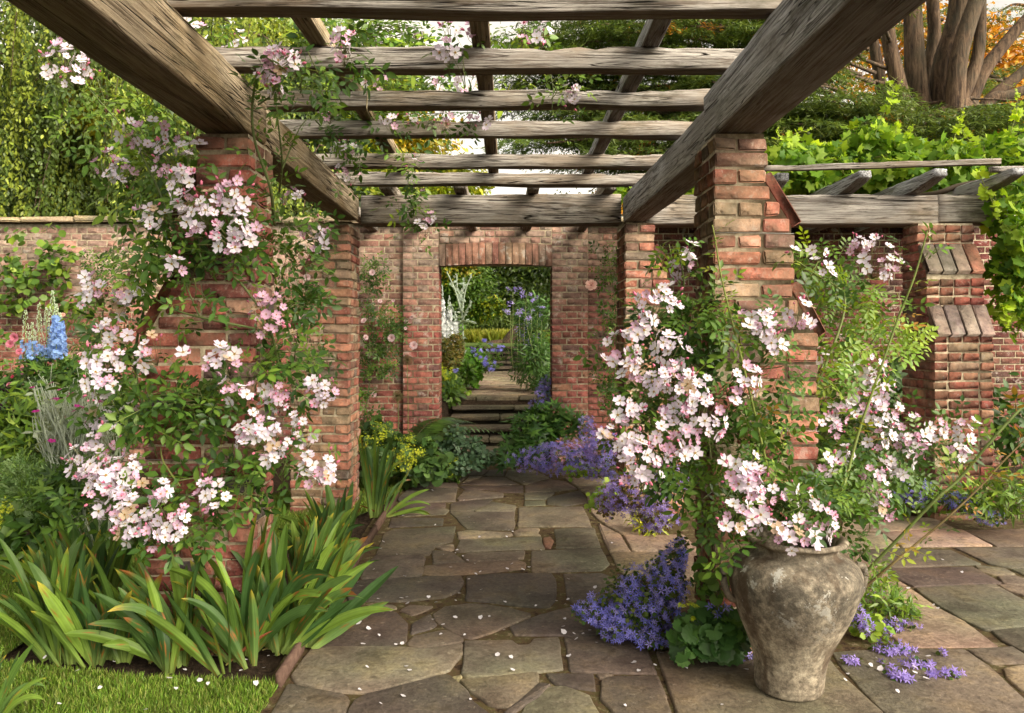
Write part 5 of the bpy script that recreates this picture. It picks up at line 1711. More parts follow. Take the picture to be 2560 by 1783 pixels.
# ================================================================== fallen petals
PET = tpl([(0, -.5, .04), (-.42, -.1, .10), (-.38, .35, .16), (0, .42, .05), (.38, .35, .13), (.42, -.1, .07), (0, 0, 0)], [(0, 5, 6, 1), (1, 6, 3, 2), (5, 4, 3, 6)])
pet_b = MB(); pet_b.scatter(PET, np.zeros((1, 3)), np.eye(3)[None], np.array([1.0]), np.array([(.80, .77, .82)]))
pet0 = pet_b.build('fallen_petal', M['petal'])
prng = random.Random(9)
first = [True]


def petal(x, y, z, label, group, size=None):
    if first[0]:
        o = pet0; first[0] = False
    else:
        o = pet0.copy(); COL.objects.link(o)
    o.location = (x, y, z)
    o.rotation_euler = (prng.uniform(-.5, .5), prng.uniform(-.4, .4), prng.uniform(0, 6.28))
    s = (size or prng.uniform(.014, .029))
    o.scale = (s, s * prng.uniform(.8, 1.3), s)
    tag(o, label, 'petal', group)


LP = 'fallen white rose petal lying on the flagstones or in their joints'
for zx, zy in [(780, 130 + 390), (1225, 62), (615, 120), (825, 187), (1125, 388), (1150, 397), (930, 432), (1110, 430), (860, 300), (380, 550), (690, 550), (895, 610), (735, 635), (850, 588), (1145, 613), (1115, 645), (1220, 650), (1260, 635), (1695, 610), (1338, 520),
               (905, 680), (935, 665), (860, 715), (940, 785), (1520, 713), (1700, 768), (770, 857), (1100, 868), (1305, 893), (1500, 882), (1440, 860), (1520, 850), (768, 970), (937, 972), (995, 964), (685, 1020), (620, 985), (672, 1083), (830, 1087), (1095, 1055), (1498, 980), (1487, 1032),
               (1490, 1068), (1560, 1080), (1620, 1080), (1575, 1115), (1665, 1058), (1710, 1140), (190, 1045), (45, 1018), (125, 1005), (260, 1090), (155, 1150), (415, 1145), (372, 1152), (440, 1300), (465, 1325), (180, 1303), (1050, 1220), (1140, 1237), (1525, 1230), (1960, 1273), (1990, 1328), (2100, 1290),
               (130, 1455), (420, 1497), (272, 1548), (1152, 1323), (870, 1520), (1900, 1560), (2145, 1210), (2210, 1252), (445, 835), (450, 877), (410, 842), (255, 848), (240, 740), (120, 735), (210, 770), (225, 650), (270, 510), (290, 465), (420, 290), (635, 350), (1812, 472), (770, 540), (820, 560), (640, 870), (590, 835), (430, 695), (300, 697), (795, 810)]:
    g = G(8, zx, zy); petal(g[0], g[1], .008, LP, 'fallen petals on the paving')
for zx, zy in [(1750, 585), (1880, 668), (1520, 775), (1690, 887), (1720, 910), (1560, 1303), (1335, 1313), (1310, 1243), (1100, 1388), (1120, 1350), (1640, 1380), (1565, 1340), (1655, 1232), (280, 1555), (40, 1305), (440, 1320), (1450, 1465), (1270, 1290)]:
    g = G(9, zx, zy); petal(g[0], g[1], .008, 'fallen petal on the paving right of or around the stone urn', 'fallen petals near the urn')
for zx, zy in [(300, 1237), (515, 1328), (1130, 1378), (665, 1442), (1172, 1448), (1385, 1415), (1705, 1413), (1605, 1327), (1755, 1308), (395, 1550), (970, 1590), (225, 1100), (30, 868), (1330, 1392), (1232, 1322), (760, 1268), (550, 1205)]:
    g = G(7, zx, zy, .02); petal(g[0], g[1], .028, 'fallen petal resting on the lawn in front of the irises', 'fallen petals on the lawn')
for i in range(26):
    x = prng.uniform(-1.22, -.98); y = prng.uniform(3.14, 4.3)
    petal(x, y, -.01 + .01, 'fallen petal on the dark soil at the foot of the irises', 'fallen petals on the border soil', prng.uniform(.012, .02))
# ================================================================== low plants
def plant(name, label, cat, loc, group=None):
    return thing(name, label, cat, (loc[0], loc[1], max(-.03, loc[2]) if len(loc) > 2 else 0), group)


BLUEV = [(.20, .20, .66), (.28, .26, .72), (.38, .33, .76), (.15, .16, .55)]
LILAC = [(.34, .24, .66), (.42, .32, .74), (.26, .20, .60)]


def campanula(label, blobs, seed, cols=BLUEV, fs=.019, dens=1.0, lf=[rgb(84, 104, 44), rgb(62, 90, 38), rgb(108, 118, 52)], group='mounds of blue campanula'):
    """blobs: (centre, radii, flowers, leaves)"""
    rng = np.random.default_rng(seed)
    root = plant('campanula', label, 'campanula', (*blobs[0][0][:2], 0), group)
    F, L, S = MB(), MB(), MB()
    for c, r, nf, nl in blobs:
        c, r = np.array(c, float), np.array(r, float)
        p = lumpy(nl, rng, .2); p[:, 2] = np.abs(p[:, 2]) if c[2] < .1 else p[:, 2]
        leaves(L, p * r * .93 + c, unit(p), ROUND, .022, pal(lf, nl, rng), rng, up=.6, rand=.9)
        p = lumpy(int(nf * dens * .8), rng, .68); p[:, 2] = np.abs(p[:, 2]) if c[2] < .1 else p[:, 2]
        p[:, 1] = np.where(rng.random(len(p)) < .6, -np.abs(p[:, 1]), p[:, 1])
        n = len(p)
        f = unit(unit(p / 1) * .7 + np.array((0, -.5, .4)) + rng.normal(size=(n, 3)) * .5)
        pos = p * r * rng.uniform(.92, 1.12, (n, 1)) + c
        pos[:, 2] = np.maximum(pos[:, 2], .012)
        flowers(F, pos, f, STAR, fs, pal(cols, n, rng, .2), rng, .3)
        for i in range(0, n, 4):
            S.tube([pos[i] - f[i] * .035, pos[i]], .0011, .0009, (.12, .13, .05), 3)
    F.build('blossoms', M['petal'], root); L.build('foliage', M['leaf'], root); S.build('stems', M['stem'], root)
    return root


def eb(t, zx, zy, rx, ry, Y, dy, nf, nl):
    s = TS * Y / FP
    return (P(t, zx, zy, Y), (rx * s, dy, ry * s), nf, nl)


campanula('large mound of violet blue campanula spilling onto the path left of the urn',
          [eb(8, 1990, 860, 270, 260, 3.62, .22, 620, 1300), eb(8, 2180, 700, 140, 230, 3.52, .14, 320, 520), eb(8, 1760, 950, 220, 140, 3.66, .2, 280, 420), eb(8, 1840, 1080, 120, 60, 3.5, .1, 60, 90), eb(8, 1900, 1040, 150, 90, 3.5, .12, 110, 160), eb(8, 2270, 520, 40, 130, 3.46, .06, 70, 110), eb(8, 2100, 1120, 120, 60, 3.42, .1, 60, 120)], 81)
campanula('lilac campanula patch at the back edge of the pink slabs between the right pillars',
          [eb(8, 1960, 130, 230, 150, 4.9, .25, 360, 700), eb(8, 2100, 270, 170, 110, 4.75, .2, 200, 340), eb(8, 2200, 30, 120, 120, 4.9, .2, 160, 260), eb(8, 1780, 200, 90, 120, 4.95, .15, 50, 160)], 82, LILAC, .020,
          lf=[rgb(120, 108, 54), rgb(92, 100, 44), rgb(110, 84, 50)])
campanula('wide carpet of violet campanula right of the steps',
          [eb(5, 1450, 1440, 330, 110, 7.35, .35, 900, 500), eb(5, 1750, 1370, 140, 120, 7.3, .3, 400, 260), eb(5, 1640, 1250, 60, 100, 7.6, .2, 120, 80), eb(5, 1720, 1530, 200, 70, 7.0, .2, 260, 160)], 83, LILAC + BLUEV, .023)
campanula('campanula trailing down the right jamb of the doorway', [eb(5, 1350, 1030, 60, 130, 8.55, .12, 260, 120), eb(5, 1290, 1120, 50, 60, 8.6, .1, 90, 50), eb(5, 1380, 960, 30, 60, 8.55, .08, 60, 30), (D(1225, 1010, 8.5), (.12, .1, .3), 60, 120)], 84, BLUEV + LILAC, .020)
campanula('loose trailing campanula on the paving behind the right side of the urn',
          [eb(9, 1180, 960, 60, 90, 3.5, .12, 50, 60), (G(9, 1250, 1010), (.14, .16, .05), 60, 120), (G(9, 1420, 1180), (.11, .08, .03), 60, 60), (G(9, 1430, 1330), (.045, .13, .02), 40, 30), (G(9, 1600, 1280), (.09, .05, .02), 30, 20), (G(9, 1770, 1350), (.075, .035, .025), 34, 16),
           (G(9, 1140, 1260), (.05, .035, .03), 20, 10), (G(9, 1750, 1210), (.02, .015, .03), 8, 3), (G(9, 1450, 1030), (.12, .07, .04), 34, 50), (G(9, 1230, 800), (.1, .1, .06), 14, 60)], 85, LILAC, .020)
campanula('deep blue campanula border in front of the far right pillar',
          [eb(9, 1560, 120, 170, 90, 5.75, .2, 170, 260), eb(9, 1850, 190, 150, 70, 5.6, .15, 100, 200), eb(9, 2040, 290, 110, 60, 5.4, .15, 60, 120), eb(9, 1500, 60, 90, 50, 5.9, .15, 60, 80)], 86, BLUEV, .021)
campanula('tiny campanula sprigs among the lady\'s mantle beside the urn foot', [(G(9, 330, 1230), (.12, .08, .05), 26, 30), eb(9, 250, 900, 60, 60, 3.3, .06, 12, 16)], 87, BLUEV, .020)


def leafy(name, label, cat, blobs, cols, tmpl, size, seed, group=None, mat='leaf', stems=6, stemcol=(.12, .14, .05), toward=(0, -.4, 0), up=.5, droop=.2, shell=.25, rand=.8):
    rng = np.random.default_rng(seed)
    c0 = blobs[0][0]
    root = plant(name, label, cat, (c0[0], c0[1], 0), group)
    L, S = MB(), MB()
    for c, r, n in blobs:
        ell(L, c, r, n, tmpl, size, cols, rng, shell=shell, toward=toward, up=up, droop=droop, rand=rand)
        for _ in range(stems):
            q = np.array(c) + ball(1, rng, .5)[0] * np.array(r) * .8
            g = np.array((c[0] + rng.normal() * r[0] * .2, c[1], max(-.03, c[2] - r[2])))
            S.tube(smoothpath([g, (g + q) / 2 + rng.normal(size=3) * .02, q], 4), .004, .002, stemcol, 4)
    L.build('foliage', M[mat], root)
    if S.n: S.build('stems', M['stem'], root)
    return root, L, S, rng


def pe(t, zx, zy, rx, ry, Y, dy, n):
    s = TS * Y / FP
    return (P(t, zx, zy, Y), (rx * s, dy, ry * s), n)


def froth(root, rng, blobs, cols, size=.012, tmpl=STAR, name='blossoms', face=(0, -.3, .7)):
    F = MB()
    for c, r, n in blobs:
        # little sub-clusters
        k = max(1, n // 14)
        cc = ball(k, rng, .5)
        p = cc[rng.integers(0, k, n)] + rng.normal(size=(n, 3)) * .13
        f = unit(p + np.array(face) + rng.normal(size=(n, 3)) * .5)
        flowers(F, p * np.array(r) + np.array(c), f, tmpl, size, pal(cols, n, rng), rng)
    return F.build(name, M['petal'], root)


LIME = [rgb(190, 200, 50), rgb(170, 190, 44), rgb(206, 208, 70)]
root, *_ , rng = leafy('ladys_mantle', 'spreading lady\'s mantle with lime yellow froth left of the steps', "lady's mantle", [pe(5, 420, 1430, 260, 140, 7.2, .3, 420), pe(5, 250, 1330, 110, 110, 7.3, .2, 150), pe(5, 560, 1500, 180, 110, 7.0, .25, 260), pe(5, 250, 1500, 110, 90, 6.9, .2, 140)], [rgb(76, 104, 52), rgb(92, 122, 58), rgb(60, 90, 46)], SCALLOP, .085, 91, "lady's mantle plants")
froth(root, rng, [pe(5, 250, 1330, 130, 120, 7.1, .2, 500), pe(5, 480, 1400, 120, 90, 6.95, .2, 500), pe(5, 400, 1480, 110, 70, 6.8, .2, 260)], LIME)
root, *_, rng = leafy('ladys_mantle', 'small lime yellow lady\'s mantle at the path edge before the steps', "lady's mantle", [(GD(1008, 1085) + np.array((0, .1, .10)), (.14, .12, .10), 50)], G_MID, SCALLOP, .06, 92, "lady's mantle plants")
froth(root, rng, [(GD(1008, 1085) + np.array((0, .06, .14)), (.13, .1, .11), 420)], LIME)
root, *_, rng = leafy('ladys_mantle', 'dark green lady\'s mantle tucked against the left foot of the urn', "lady's mantle", [pe(9, 200, 1040, 190, 130, 3.28, .14, 130), pe(9, 350, 1050, 100, 130, 3.3, .1, 60), pe(9, 60, 1130, 90, 90, 3.25, .1, 34)], [rgb(72, 110, 54), rgb(92, 130, 62), rgb(58, 92, 46)], SCALLOP, .072, 93, "lady's mantle plants", toward=(0, -.5, .2))
froth(root, rng, [pe(9, 50, 910, 70, 40, 3.2, .05, 60), pe(9, 90, 990, 40, 30, 3.2, .05, 30), pe(9, 190, 620, 50, 40, 3.3, .05, 30)], LIME, .009)
root, *_, rng = leafy('ladys_mantle', 'pale green sprigs climbing the pillar corner left of the urn', "lady's mantle", [pe(9, 190, 670, 80, 90, 3.33, .05, 22), pe(9, 120, 740, 60, 70, 3.33, .05, 16), pe(9, 260, 760, 60, 60, 3.32, .05, 10)], G_MID, SCALLOP, .045, 94, "lady's mantle plants")
root, *_, rng = leafy('ladys_mantle', 'frothy yellow lady\'s mantle inside the doorway on the left', "lady's mantle", [(D(1000, 862, 10.6), (.14, .4, .18), 200), (D(1030, 895, 10.5), (.16, .3, .16), 160)], G_LIGHT, SCALLOP, .08, 95, "lady's mantle plants")
froth(root, rng, [(D(998, 850, 10.3), (.12, .3, .22), 500)], LIME, .022)
root, *_, rng = leafy('ladys_mantle', 'lady\'s mantle cut by the left edge of the picture below the feathery plant', "lady's mantle", [(D(5, 1180, 4.6), (.10, .14, .16), 40)], G_MID, SCALLOP, .08, 96, "lady's mantle plants")
froth(root, rng, [(D(4, 1145, 4.55), (.07, .1, .13), 260)], LIME)
# blue-green meadow rue
leafy('meadow_rue', 'blue green meadow rue spreading in front of the lowest steps', 'meadow rue', [pe(5, 820, 1400, 150, 110, 7.7, .25, 520), pe(5, 930, 1450, 110, 60, 7.6, .25, 260), pe(5, 780, 1290, 90, 60, 7.8, .15, 120), pe(5, 700, 1350, 110, 60, 7.8, .15, 160), pe(5, 800, 1500, 140, 50, 7.3, .2, 200)], G_BLUE, ROUND, .045, 97)
# palmate plant
leafy('anemone', 'japanese anemone with deeply cut palmate leaves before the right door jamb', 'anemone', [pe(5, 1290, 1240, 160, 110, 7.75, .25, 150), pe(5, 1210, 1350, 130, 90, 7.6, .2, 110), pe(5, 1520, 1230, 80, 60, 7.8, .2, 44), pe(5, 1120, 1430, 60, 60, 7.4, .12, 26), pe(5, 1400, 1150, 110, 40, 7.9, .15, 44)], [rgb(62, 98, 46), rgb(78, 116, 52), rgb(52, 84, 42), rgb(96, 132, 60)], PALM, .15, 98, up=.8, toward=(0, -.35, .3))


# fern
def fern():
    rng = np.random.default_rng(99)
    c = P(5, 420, 1340, 7.9); c[2] = .02
    root = plant('fern', 'shuttlecock fern with arching fronds left of the doorway', 'fern', c)
    for i in range(17):
        az = rng.uniform(0, 2 * math.pi); L = rng.uniform(.8, 1.15)
        hd = np.array((math.cos(az), math.sin(az) * .6, 0))
        t = np.linspace(0, 1, 26)
        path = c + hd * (L * (t ** 1.4))[:, None] * rng.uniform(.8, 1.15) + np.array((0, 0, 1.0)) * (L * (1.15 * t - .75 * t ** 2.2))[:, None]
        b = MB()
        b.tube(path, .005, .0015, (.14, .16, .05), 4)
        tan = unit(np.gradient(path, axis=0))
        side = unit(np.cross(tan, (0, 0, 1.0)))
        for s in (-1, 1):
            k = slice(3, 26)
            d = unit(side[k] * s + tan[k] * .35 - np.array((0, 0, .12)))
            sz = (.17 * np.sin(np.pi * np.clip(t[k] * .9 + .1, 0, 1)) + .02) * L / .7
            nr = unit(np.cross(side[k], tan[k]) * 1.0 + rng.normal(size=d.shape) * .1)
            b.scatter(tpl([(0, 0, 0), (-.09, .35, 0), (0, 1, -.05), (.09, .35, 0)], [(0, 3, 2, 1)]), path[k], frames(d, nr), sz, pal([rgb(66, 100, 40), rgb(88, 124, 48), rgb(54, 84, 34)], 23, rng))
        b.build('frond', M['leaf'], root)


fern()


# alliums
for k, (t, hx, hy, by, Y, lab) in enumerate(((5, 385, 1040, 1300, 7.9, 'pale tan allium seed head above the fern'), (5, 448, 800, 1240, 8.1, 'taller dark allium seed head against the wall'))):
    rng = np.random.default_rng(110 + k)
    h = P(t, hx, hy, Y); g = h * 1.0; g[2] = 0
    root = plant('allium', lab, 'allium', g, 'allium seed heads')
    s = MB(); s.tube(smoothpath([g, (g + h) / 2 + np.array((.01, 0, 0)), h], 5), .005, .004, (.22, .25, .08), 5); s.build('stem', M['stem'], root)
    b = MB()
    for _ in range(240):
        d = unit(rng.normal(size=3)); r = .058 * rng.uniform(.8, 1.1)
        b.tube([h, h + d * r], .0006, .0006, (.25, .22, .10), 3)
        b.scatter(BUD, (h + d * r)[None], frames(d[None], rng.normal(size=(1, 3))), np.array([.009]), np.array([(.34, .30, .14) if k == 0 else (.20, .15, .08)]))
    b.build('seed_head', M['soft_leaf'], root)


# spires
def spire(b, base, H, fl_from, n, size, col, budcol, rng, width=.05, tmpl=WROSE, thr=.5):
    zs = np.linspace(fl_from, 1, n) ** 1.0
    for i, t in enumerate(zs):
        u = (t - fl_from) / (1 - fl_from)
        r = width * (1 - u) ** .6 + .008
        for a in rng.uniform(0, 6.28, 4 if u < .75 else 3):
            d = np.array((math.cos(a), math.sin(a), .15)); p = base + np.array((0, 0, H * t)) + d * r
            if u < thr:
                b.scatter(tmpl, p[None], frames(unit(rng.normal(size=(1, 3))), unit(d)[None]), np.array([size * rng.uniform(.8, 1.15)]), np.array([col]) * rng.uniform(.75, 1.2))
            else:
                b.scatter(BUD, p[None], frames(unit(d)[None], np.array([(0, 0, 1.0)])), np.array([size * 1.05]), np.array([budcol]) * rng.uniform(.8, 1.2))


def delphiniums(label, cat, spires, seed, col, budcol, name='delphinium', group=None, leafblobs=()):
    rng = np.random.default_rng(seed)
    root = plant(name, label, cat, (*spires[0][0][:2], 0), group)
    for base, H, f0, n, size, w, *th_ in spires:
        b = MB(); s = MB()
        spire(b, np.array(base, float), H, f0, n, size, col, budcol, rng, w, thr=th_[0] if th_ else .75)
        s.tube([base, np.array(base) + (0, 0, H)], .007, .003, (.18, .24, .07), 5)
        o = b.build('flower_spire', M['petal'], root)
        s.build('stem', M['stem'], o)
    L = MB()
    for c, r, n in leafblobs:
        ell(L, c, r, n, PALM, .11, G_MID + G_DARK, rng, toward=(0, -.3, .1))
    if L.n: L.build('foliage', M['leaf'], root)


def sp(t, zx, top, bot, Y, f0, n, size, w, thr):
    p = P(t, zx, bot, Y); q = P(t, zx, top, Y)
    base = np.array((p[0], Y, 0.0)); H = q[2]
    return (base, H, 1 - (q[2] - p[2]) / H * f0, n, size, w, thr)


delphiniums('sky blue delphiniums with green budded tips in front of the left wall', 'delphinium',
            [sp(4, 170, 480, 800, 6.6, 1, 30, .017, .03, .38), sp(4, 260, 430, 800, 6.7, 1, 36, .016, .026, .28), sp(4, 310, 460, 800, 6.5, 1, 34, .016, .026, .30), sp(4, 350, 350, 780, 6.7, 1, 50, .019, .034, .45), sp(4, 400, 500, 780, 6.5, .95, 50, .021, .04, .85), sp(4, 215, 560, 800, 6.4, 1, 28, .017, .03, .5), sp(4, 375, 440, 790, 6.4, 1, 48, .02, .036, .80)],
            121, (.32, .50, .90), (.62, .74, .52), group='delphiniums', leafblobs=[pe(4, 310, 850, 200, 90, 6.5, .25, 130), pe(4, 440, 950, 130, 120, 6.3, .2, 110)])
delphiniums('white delphinium spires just inside the doorway on the left', 'delphinium',
            [((-.98, 11.0, .6), 1.62, .45, 60, .028, .055), ((-.88, 11.2, .6), 1.45, .42, 52, .028, .05), ((-.80, 11.4, .6), 1.22, .5, 40, .026, .045)], 122, (.80, .82, .84), (.6, .68, .6), group='delphiniums', leafblobs=[((-.95, 11.1, .85), (.3, .25, .3), 60)])


# silver campion
def campion():
    rng = np.random.default_rng(123)
    Y = 5.0
    root = plant('rose_campion', 'silvery rose campion with small magenta flowers in the left border', 'rose campion', P(4, 420, 1200, Y) * (1, 1, 0))
    S = MB(); L = MB(); F = MB()
    col = (.50, .56, .47)
    for i in range(230):
        g = P(4, rng.uniform(330, 760), 1400, Y + rng.uniform(-.2, .3)); g[2] = rng.uniform(.0, .3)
        tip = P(4, rng.uniform(220, 760), rng.uniform(930, 1300), g[1] - .05)
        path = smoothpath([g, (g * .45 + tip * .55) + rng.normal(size=3) * .035, tip], 5)
        S.tube(path, .0048, .0034, col, 4)
        for k in range(2):
            q = path[rng.integers(3, len(path))]
            e = q + unit(rng.normal(size=3) * (1, .6, .3) + (0, 0, 1.2)) * rng.uniform(.05, .12)
            S.tube([q, e], .003, .0022, col, 4)
            L.scatter(BUD, e[None], frames(np.array([(0, 0, 1.0)]), np.array([(0, 1.0, 0)])), np.array([.02]), np.array([col]))
        n = 5
        idx = rng.integers(1, len(path), n)
        d = unit(rng.normal(size=(n, 3)) + (0, 0, .6))
        L.scatter(LEAF, path[idx], frames(d, unit(rng.normal(size=(n, 3)) + (0, 0, 1))), rng.uniform(.03, .075, n), pal([(.30, .36, .26), (.40, .45, .36)], n, rng))
    for zx, zy in [(340, 955), (215, 985), (375, 1060), (400, 1070), (480, 1025), (460, 1040), (550, 965), (570, 1045), (660, 1080), (540, 1120), (515, 1110), (495, 1140), (570, 1215), (590, 1165), (345, 1342), (765, 1250), (740, 1245), (240, 1145), (400, 1000), (350, 1060)]:
        p = P(4, zx, zy, Y - .3)
        flowers(F, p[None], unit(np.array([(rng.normal() * .3, -.3, 1)])), ROSE, .022, np.array([(.55, .03, .32)]), rng)
    S.build('stems', M['soft_leaf'], root); L.build('foliage', M['soft_leaf'], root); F.build('blossoms', M['petal'], root)


campion()


# feathery plant
def feathery():
    rng = np.random.default_rng(124)
    root = plant('love_in_a_mist', 'mound of fine feathery grey green foliage in the left border', 'feathery foliage', P(7, 250, 300, 4.9) * (1, 1, 0))
    b = MB()
    for (t, zx, zy, rx, ry, n) in ((7, 260, 120, 210, 150, 1500), (7, 380, 250, 150, 120, 900), (4, 230, 1540, 170, 80, 700), (7, 150, 260, 110, 100, 500)):
        c = P(t, zx, zy, 4.9); s = TS * 4.9 / FP
        p = lumpy(n, rng, .3)
        pos = p * np.array((rx * s, .22, ry * s)) + c
        d = unit(p + rng.normal(size=(n, 3)) * .6 + (0, 0, .3))
        T = []
        for k in range(7):
            a = rng.normal(0, .7); y = k / 8
            T.append(tpl([(0, y, 0), (math.sin(a) * .5 - .012, y + math.cos(a) * .45, rng.normal() * .1), (math.sin(a) * .5 + .012, y + math.cos(a) * .45, 0), (.02, y, 0)], [(0, 1, 2, 3)]))
        b.scatter(join_tpl(T), pos, frames(d, unit(rng.normal(size=(n, 3)))), rng.uniform(.05, .09, n), pal([rgb(156, 182, 126), rgb(132, 164, 106), rgb(108, 142, 84), rgb(140, 172, 76)], n, rng))
    b.build('foliage', M['soft_leaf'], root)


feathery()
LANCE = tpl([(0, 0, 0), (-.11, .35, .03), (0, 1, -.12), (.11, .35, .03), (0, .5, -.01)], [(0, 4, 2, 1), (0, 3, 2, 4)])
root, *_, rng = leafy('sweet_william', 'leafy bright green border plant with dark seed heads at the left edge', 'border plant', [pe(4, 100, 1200, 230, 190, 5.2, .3, 900), pe(4, 230, 1380, 130, 90, 5.1, .25, 260), pe(4, 60, 1420, 120, 130, 5.1, .2, 300)], G_LIGHT + G_MID, LANCE, .11, 125, up=.3, rand=.9)
froth(root, rng, [pe(4, 120, 1080, 180, 130, 4.95, .15, 34)], [rgb(58, 26, 52), rgb(40, 22, 40)], .02, BUD, 'seed_heads')
leafy('border_foliage', 'dark mixed foliage filling the border behind the campion', 'border plant', [pe(4, 500, 1000, 240, 120, 6.5, .3, 360), pe(4, 150, 980, 180, 100, 6.8, .3, 200), pe(4, 700, 1250, 130, 260, 6.3, .3, 380), pe(7, 520, 60, 150, 160, 4.7, .25, 200)], G_DARK + G_MID, PALM, .10, 126)
leafy('border_foliage', 'low green ground foliage at the foot of the left border', 'border plant', [(P(7, 150, 420, 4.6), (.35, .25, .10), 260), (P(4, 300, 1150, 6.0), (1.2, .4, .35), 500), (P(4, -150, 1000, 6.8), (.8, .5, .5), 260)], G_DARK + G_MID, LEAF, .09, 127)

# right-hand small plants
leafy('chickweed', 'narrow leaved green plant growing from a joint behind the urn', 'small plant', [(G(9, 1330, 900) + (0, 0, .05), (.20, .22, .075), 420), (G(9, 1500, 950) + (0, 0, .04), (.10, .1, .055), 140), (G(9, 1300, 760) + (0, 0, .08), (.10, .1, .08), 120)], G_MID + G_LIGHT, LANCE, .055, 128)
leafy('oregano', 'small upright oval leaved plant beside the trailing campanula', 'small plant', [(G(9, 1250, 1100) + (0, 0, .05), (.09, .06, .055), 40)], G_LIGHT, ROUND, .045, 129)
leafy('euphorbia', 'yellow green needle leaved tuft on the pink slabs', 'small plant', [(G(8, 2060, 400) + (0, 0, .09), (.15, .1, .09), 170)], [rgb(170, 176, 50), rgb(190, 190, 60), rgb(140, 156, 50)], LANCE, .075, 130, droop=-.3)
leafy('euphorbia', 'green grassy tuft in the border at the right edge', 'small plant', [(P(9, 2090, 170, 5.5), (.42, .2, .12), 500), (P(9, 2250, 120, 5.3), (.2, .2, .2), 160)], G_MID + G_LIGHT, LANCE, .09, 131, droop=-.2)
leafy('border_foliage', 'low green leaves in the bed before the right wing', 'border plant', [(P(9, 1500, 130, 5.9), (.6, .3, .16), 320), (P(9, 1250, 150, 5.2), (.3, .2, .15), 160)], G_MID, LEAF, .08, 132)
leafy('border_foliage', 'dark shrub growing in the shade between the right pillars and the wall', 'shrub', [(P(6, 1450, 1100, 7.3), (.35, .3, .55), 420), (P(6, 2250, 1250, 6.9), (.35, .3, .5), 260), (P(6, 900, 1300, 6.9), (.5, .3, .45), 300)], G_DARK, LEAF, .10, 133)
leafy('violet', 'small round leaved plants along the far right edge of the campanula', 'small plant', [(P(5, 1580, 1540, 6.9), (.2, .12, .06), 60), (P(8, 1740, 160, 5.2), (.12, .1, .12), 70)], G_LIGHT, ROUND, .04, 134)

# beyond the doorway
root, *_, rng = leafy('bellflower', 'tall milky bellflower with lilac heads right of the upper path', 'bellflower',
                      [(D(1200, 800, 11.2), (.36, .5, .50), 1600), (D(1187, 725, 11.4), (.28, .4, .45), 1100), (D(1225, 860, 10.8), (.26, .4, .25), 420), (D(1230, 700, 11.2), (.22, .3, .3), 300)], [rgb(74, 112, 48), rgb(98, 136, 58), rgb(60, 94, 42)], LANCE, .10, 141, stems=10)
for x, y in ((1150, 655), (1165, 690), (1180, 660), (1145, 700), (1190, 690), (1205, 700), (1215, 720), (1175, 720), (1160, 735)):
    p = D(x, y, 11.0)
    s = MB(); s.tube(smoothpath([p - (0, 0, .9) + rng.normal(size=3) * .08, p - (0, 0, .4), p], 5), .006, .003, (.2, .26, .08), 4); s.build('flower_stem', M['stem'], root)
froth(root, rng, [(D(1155, 655, 11.0), (.13, .1, .14), 110), (D(1188, 668, 11.0), (.13, .1, .10), 80), (D(1148, 695, 11.0), (.12, .1, .13), 80), (D(1175, 705, 11.0), (.16, .1, .15), 90), (D(1212, 698, 11.0), (.14, .1, .10), 60), (D(1195, 745, 11), (.26, .1, .22), 110)], [(.36, .28, .74), (.45, .36, .80), (.55, .48, .85)], .016)
root, *_, rng = leafy('hardy_geranium', 'violet blue geranium flopping over the left side of the upper path', 'geranium', [(D(1090, 805, 11.2), (.22, .4, .22), 130), (D(1120, 790, 11.6), (.22, .3, .12), 70), (D(1035, 830, 11), (.22, .3, .28), 200)], G_MID, PALM, .07, 142)
froth(root, rng, [(D(1100, 812, 10.8), (.13, .1, .14), 110), (D(1070, 790, 10.8), (.14, .1, .10), 70), (D(1110, 778, 10.9), (.22, .1, .06), 60), (D(1085, 760, 11), (.12, .1, .07), 26), (D(1030, 840, 10.6), (.15, .1, .15), 16), (D(1135, 785, 11), (.1, .1, .05), 18)], [(.26, .24, .78), (.34, .32, .82)], .023)
leafy('box_ball', 'clipped bronze green box dome left of the upper path', 'box shrub', [(D(1016, 795, 10.9), (.21, .25, .30), 2600)], [rgb(112, 108, 44), rgb(94, 96, 40), rgb(80, 92, 36), rgb(128, 106, 50)], ROUND, .035, 143, shell=.8)
leafy('border_foliage', 'bright green broad leaved shrub beside the box dome', 'shrub', [(D(1056, 822, 11.4), (.18, .3, .28), 200), (D(1010, 740, 12.4), (.25, .3, .12), 90)], [rgb(88, 138, 40), rgb(110, 160, 52)], VINE, .12, 144)
leafy('border_foliage', 'green foliage filling the left bank inside the doorway', 'shrub', [(D(1010, 880, 10.2), (.22, .4, .25), 320), ((-1.9, 11.5, 1.0), (1.0, .8, .5), 500)], G_MID, LEAF, .10, 145)
leafy('border_foliage', 'green bank planting behind the bellflower', 'shrub', [((1.6, 12.0, 1.0), (1.0, 1.2, .6), 900), ((1.1, 15, 1.2), (.5, 2, .5), 600), ((-1.3, 15, 1.0), (.5, 2, .4), 500)], G_MID, LEAF, .11, 146)


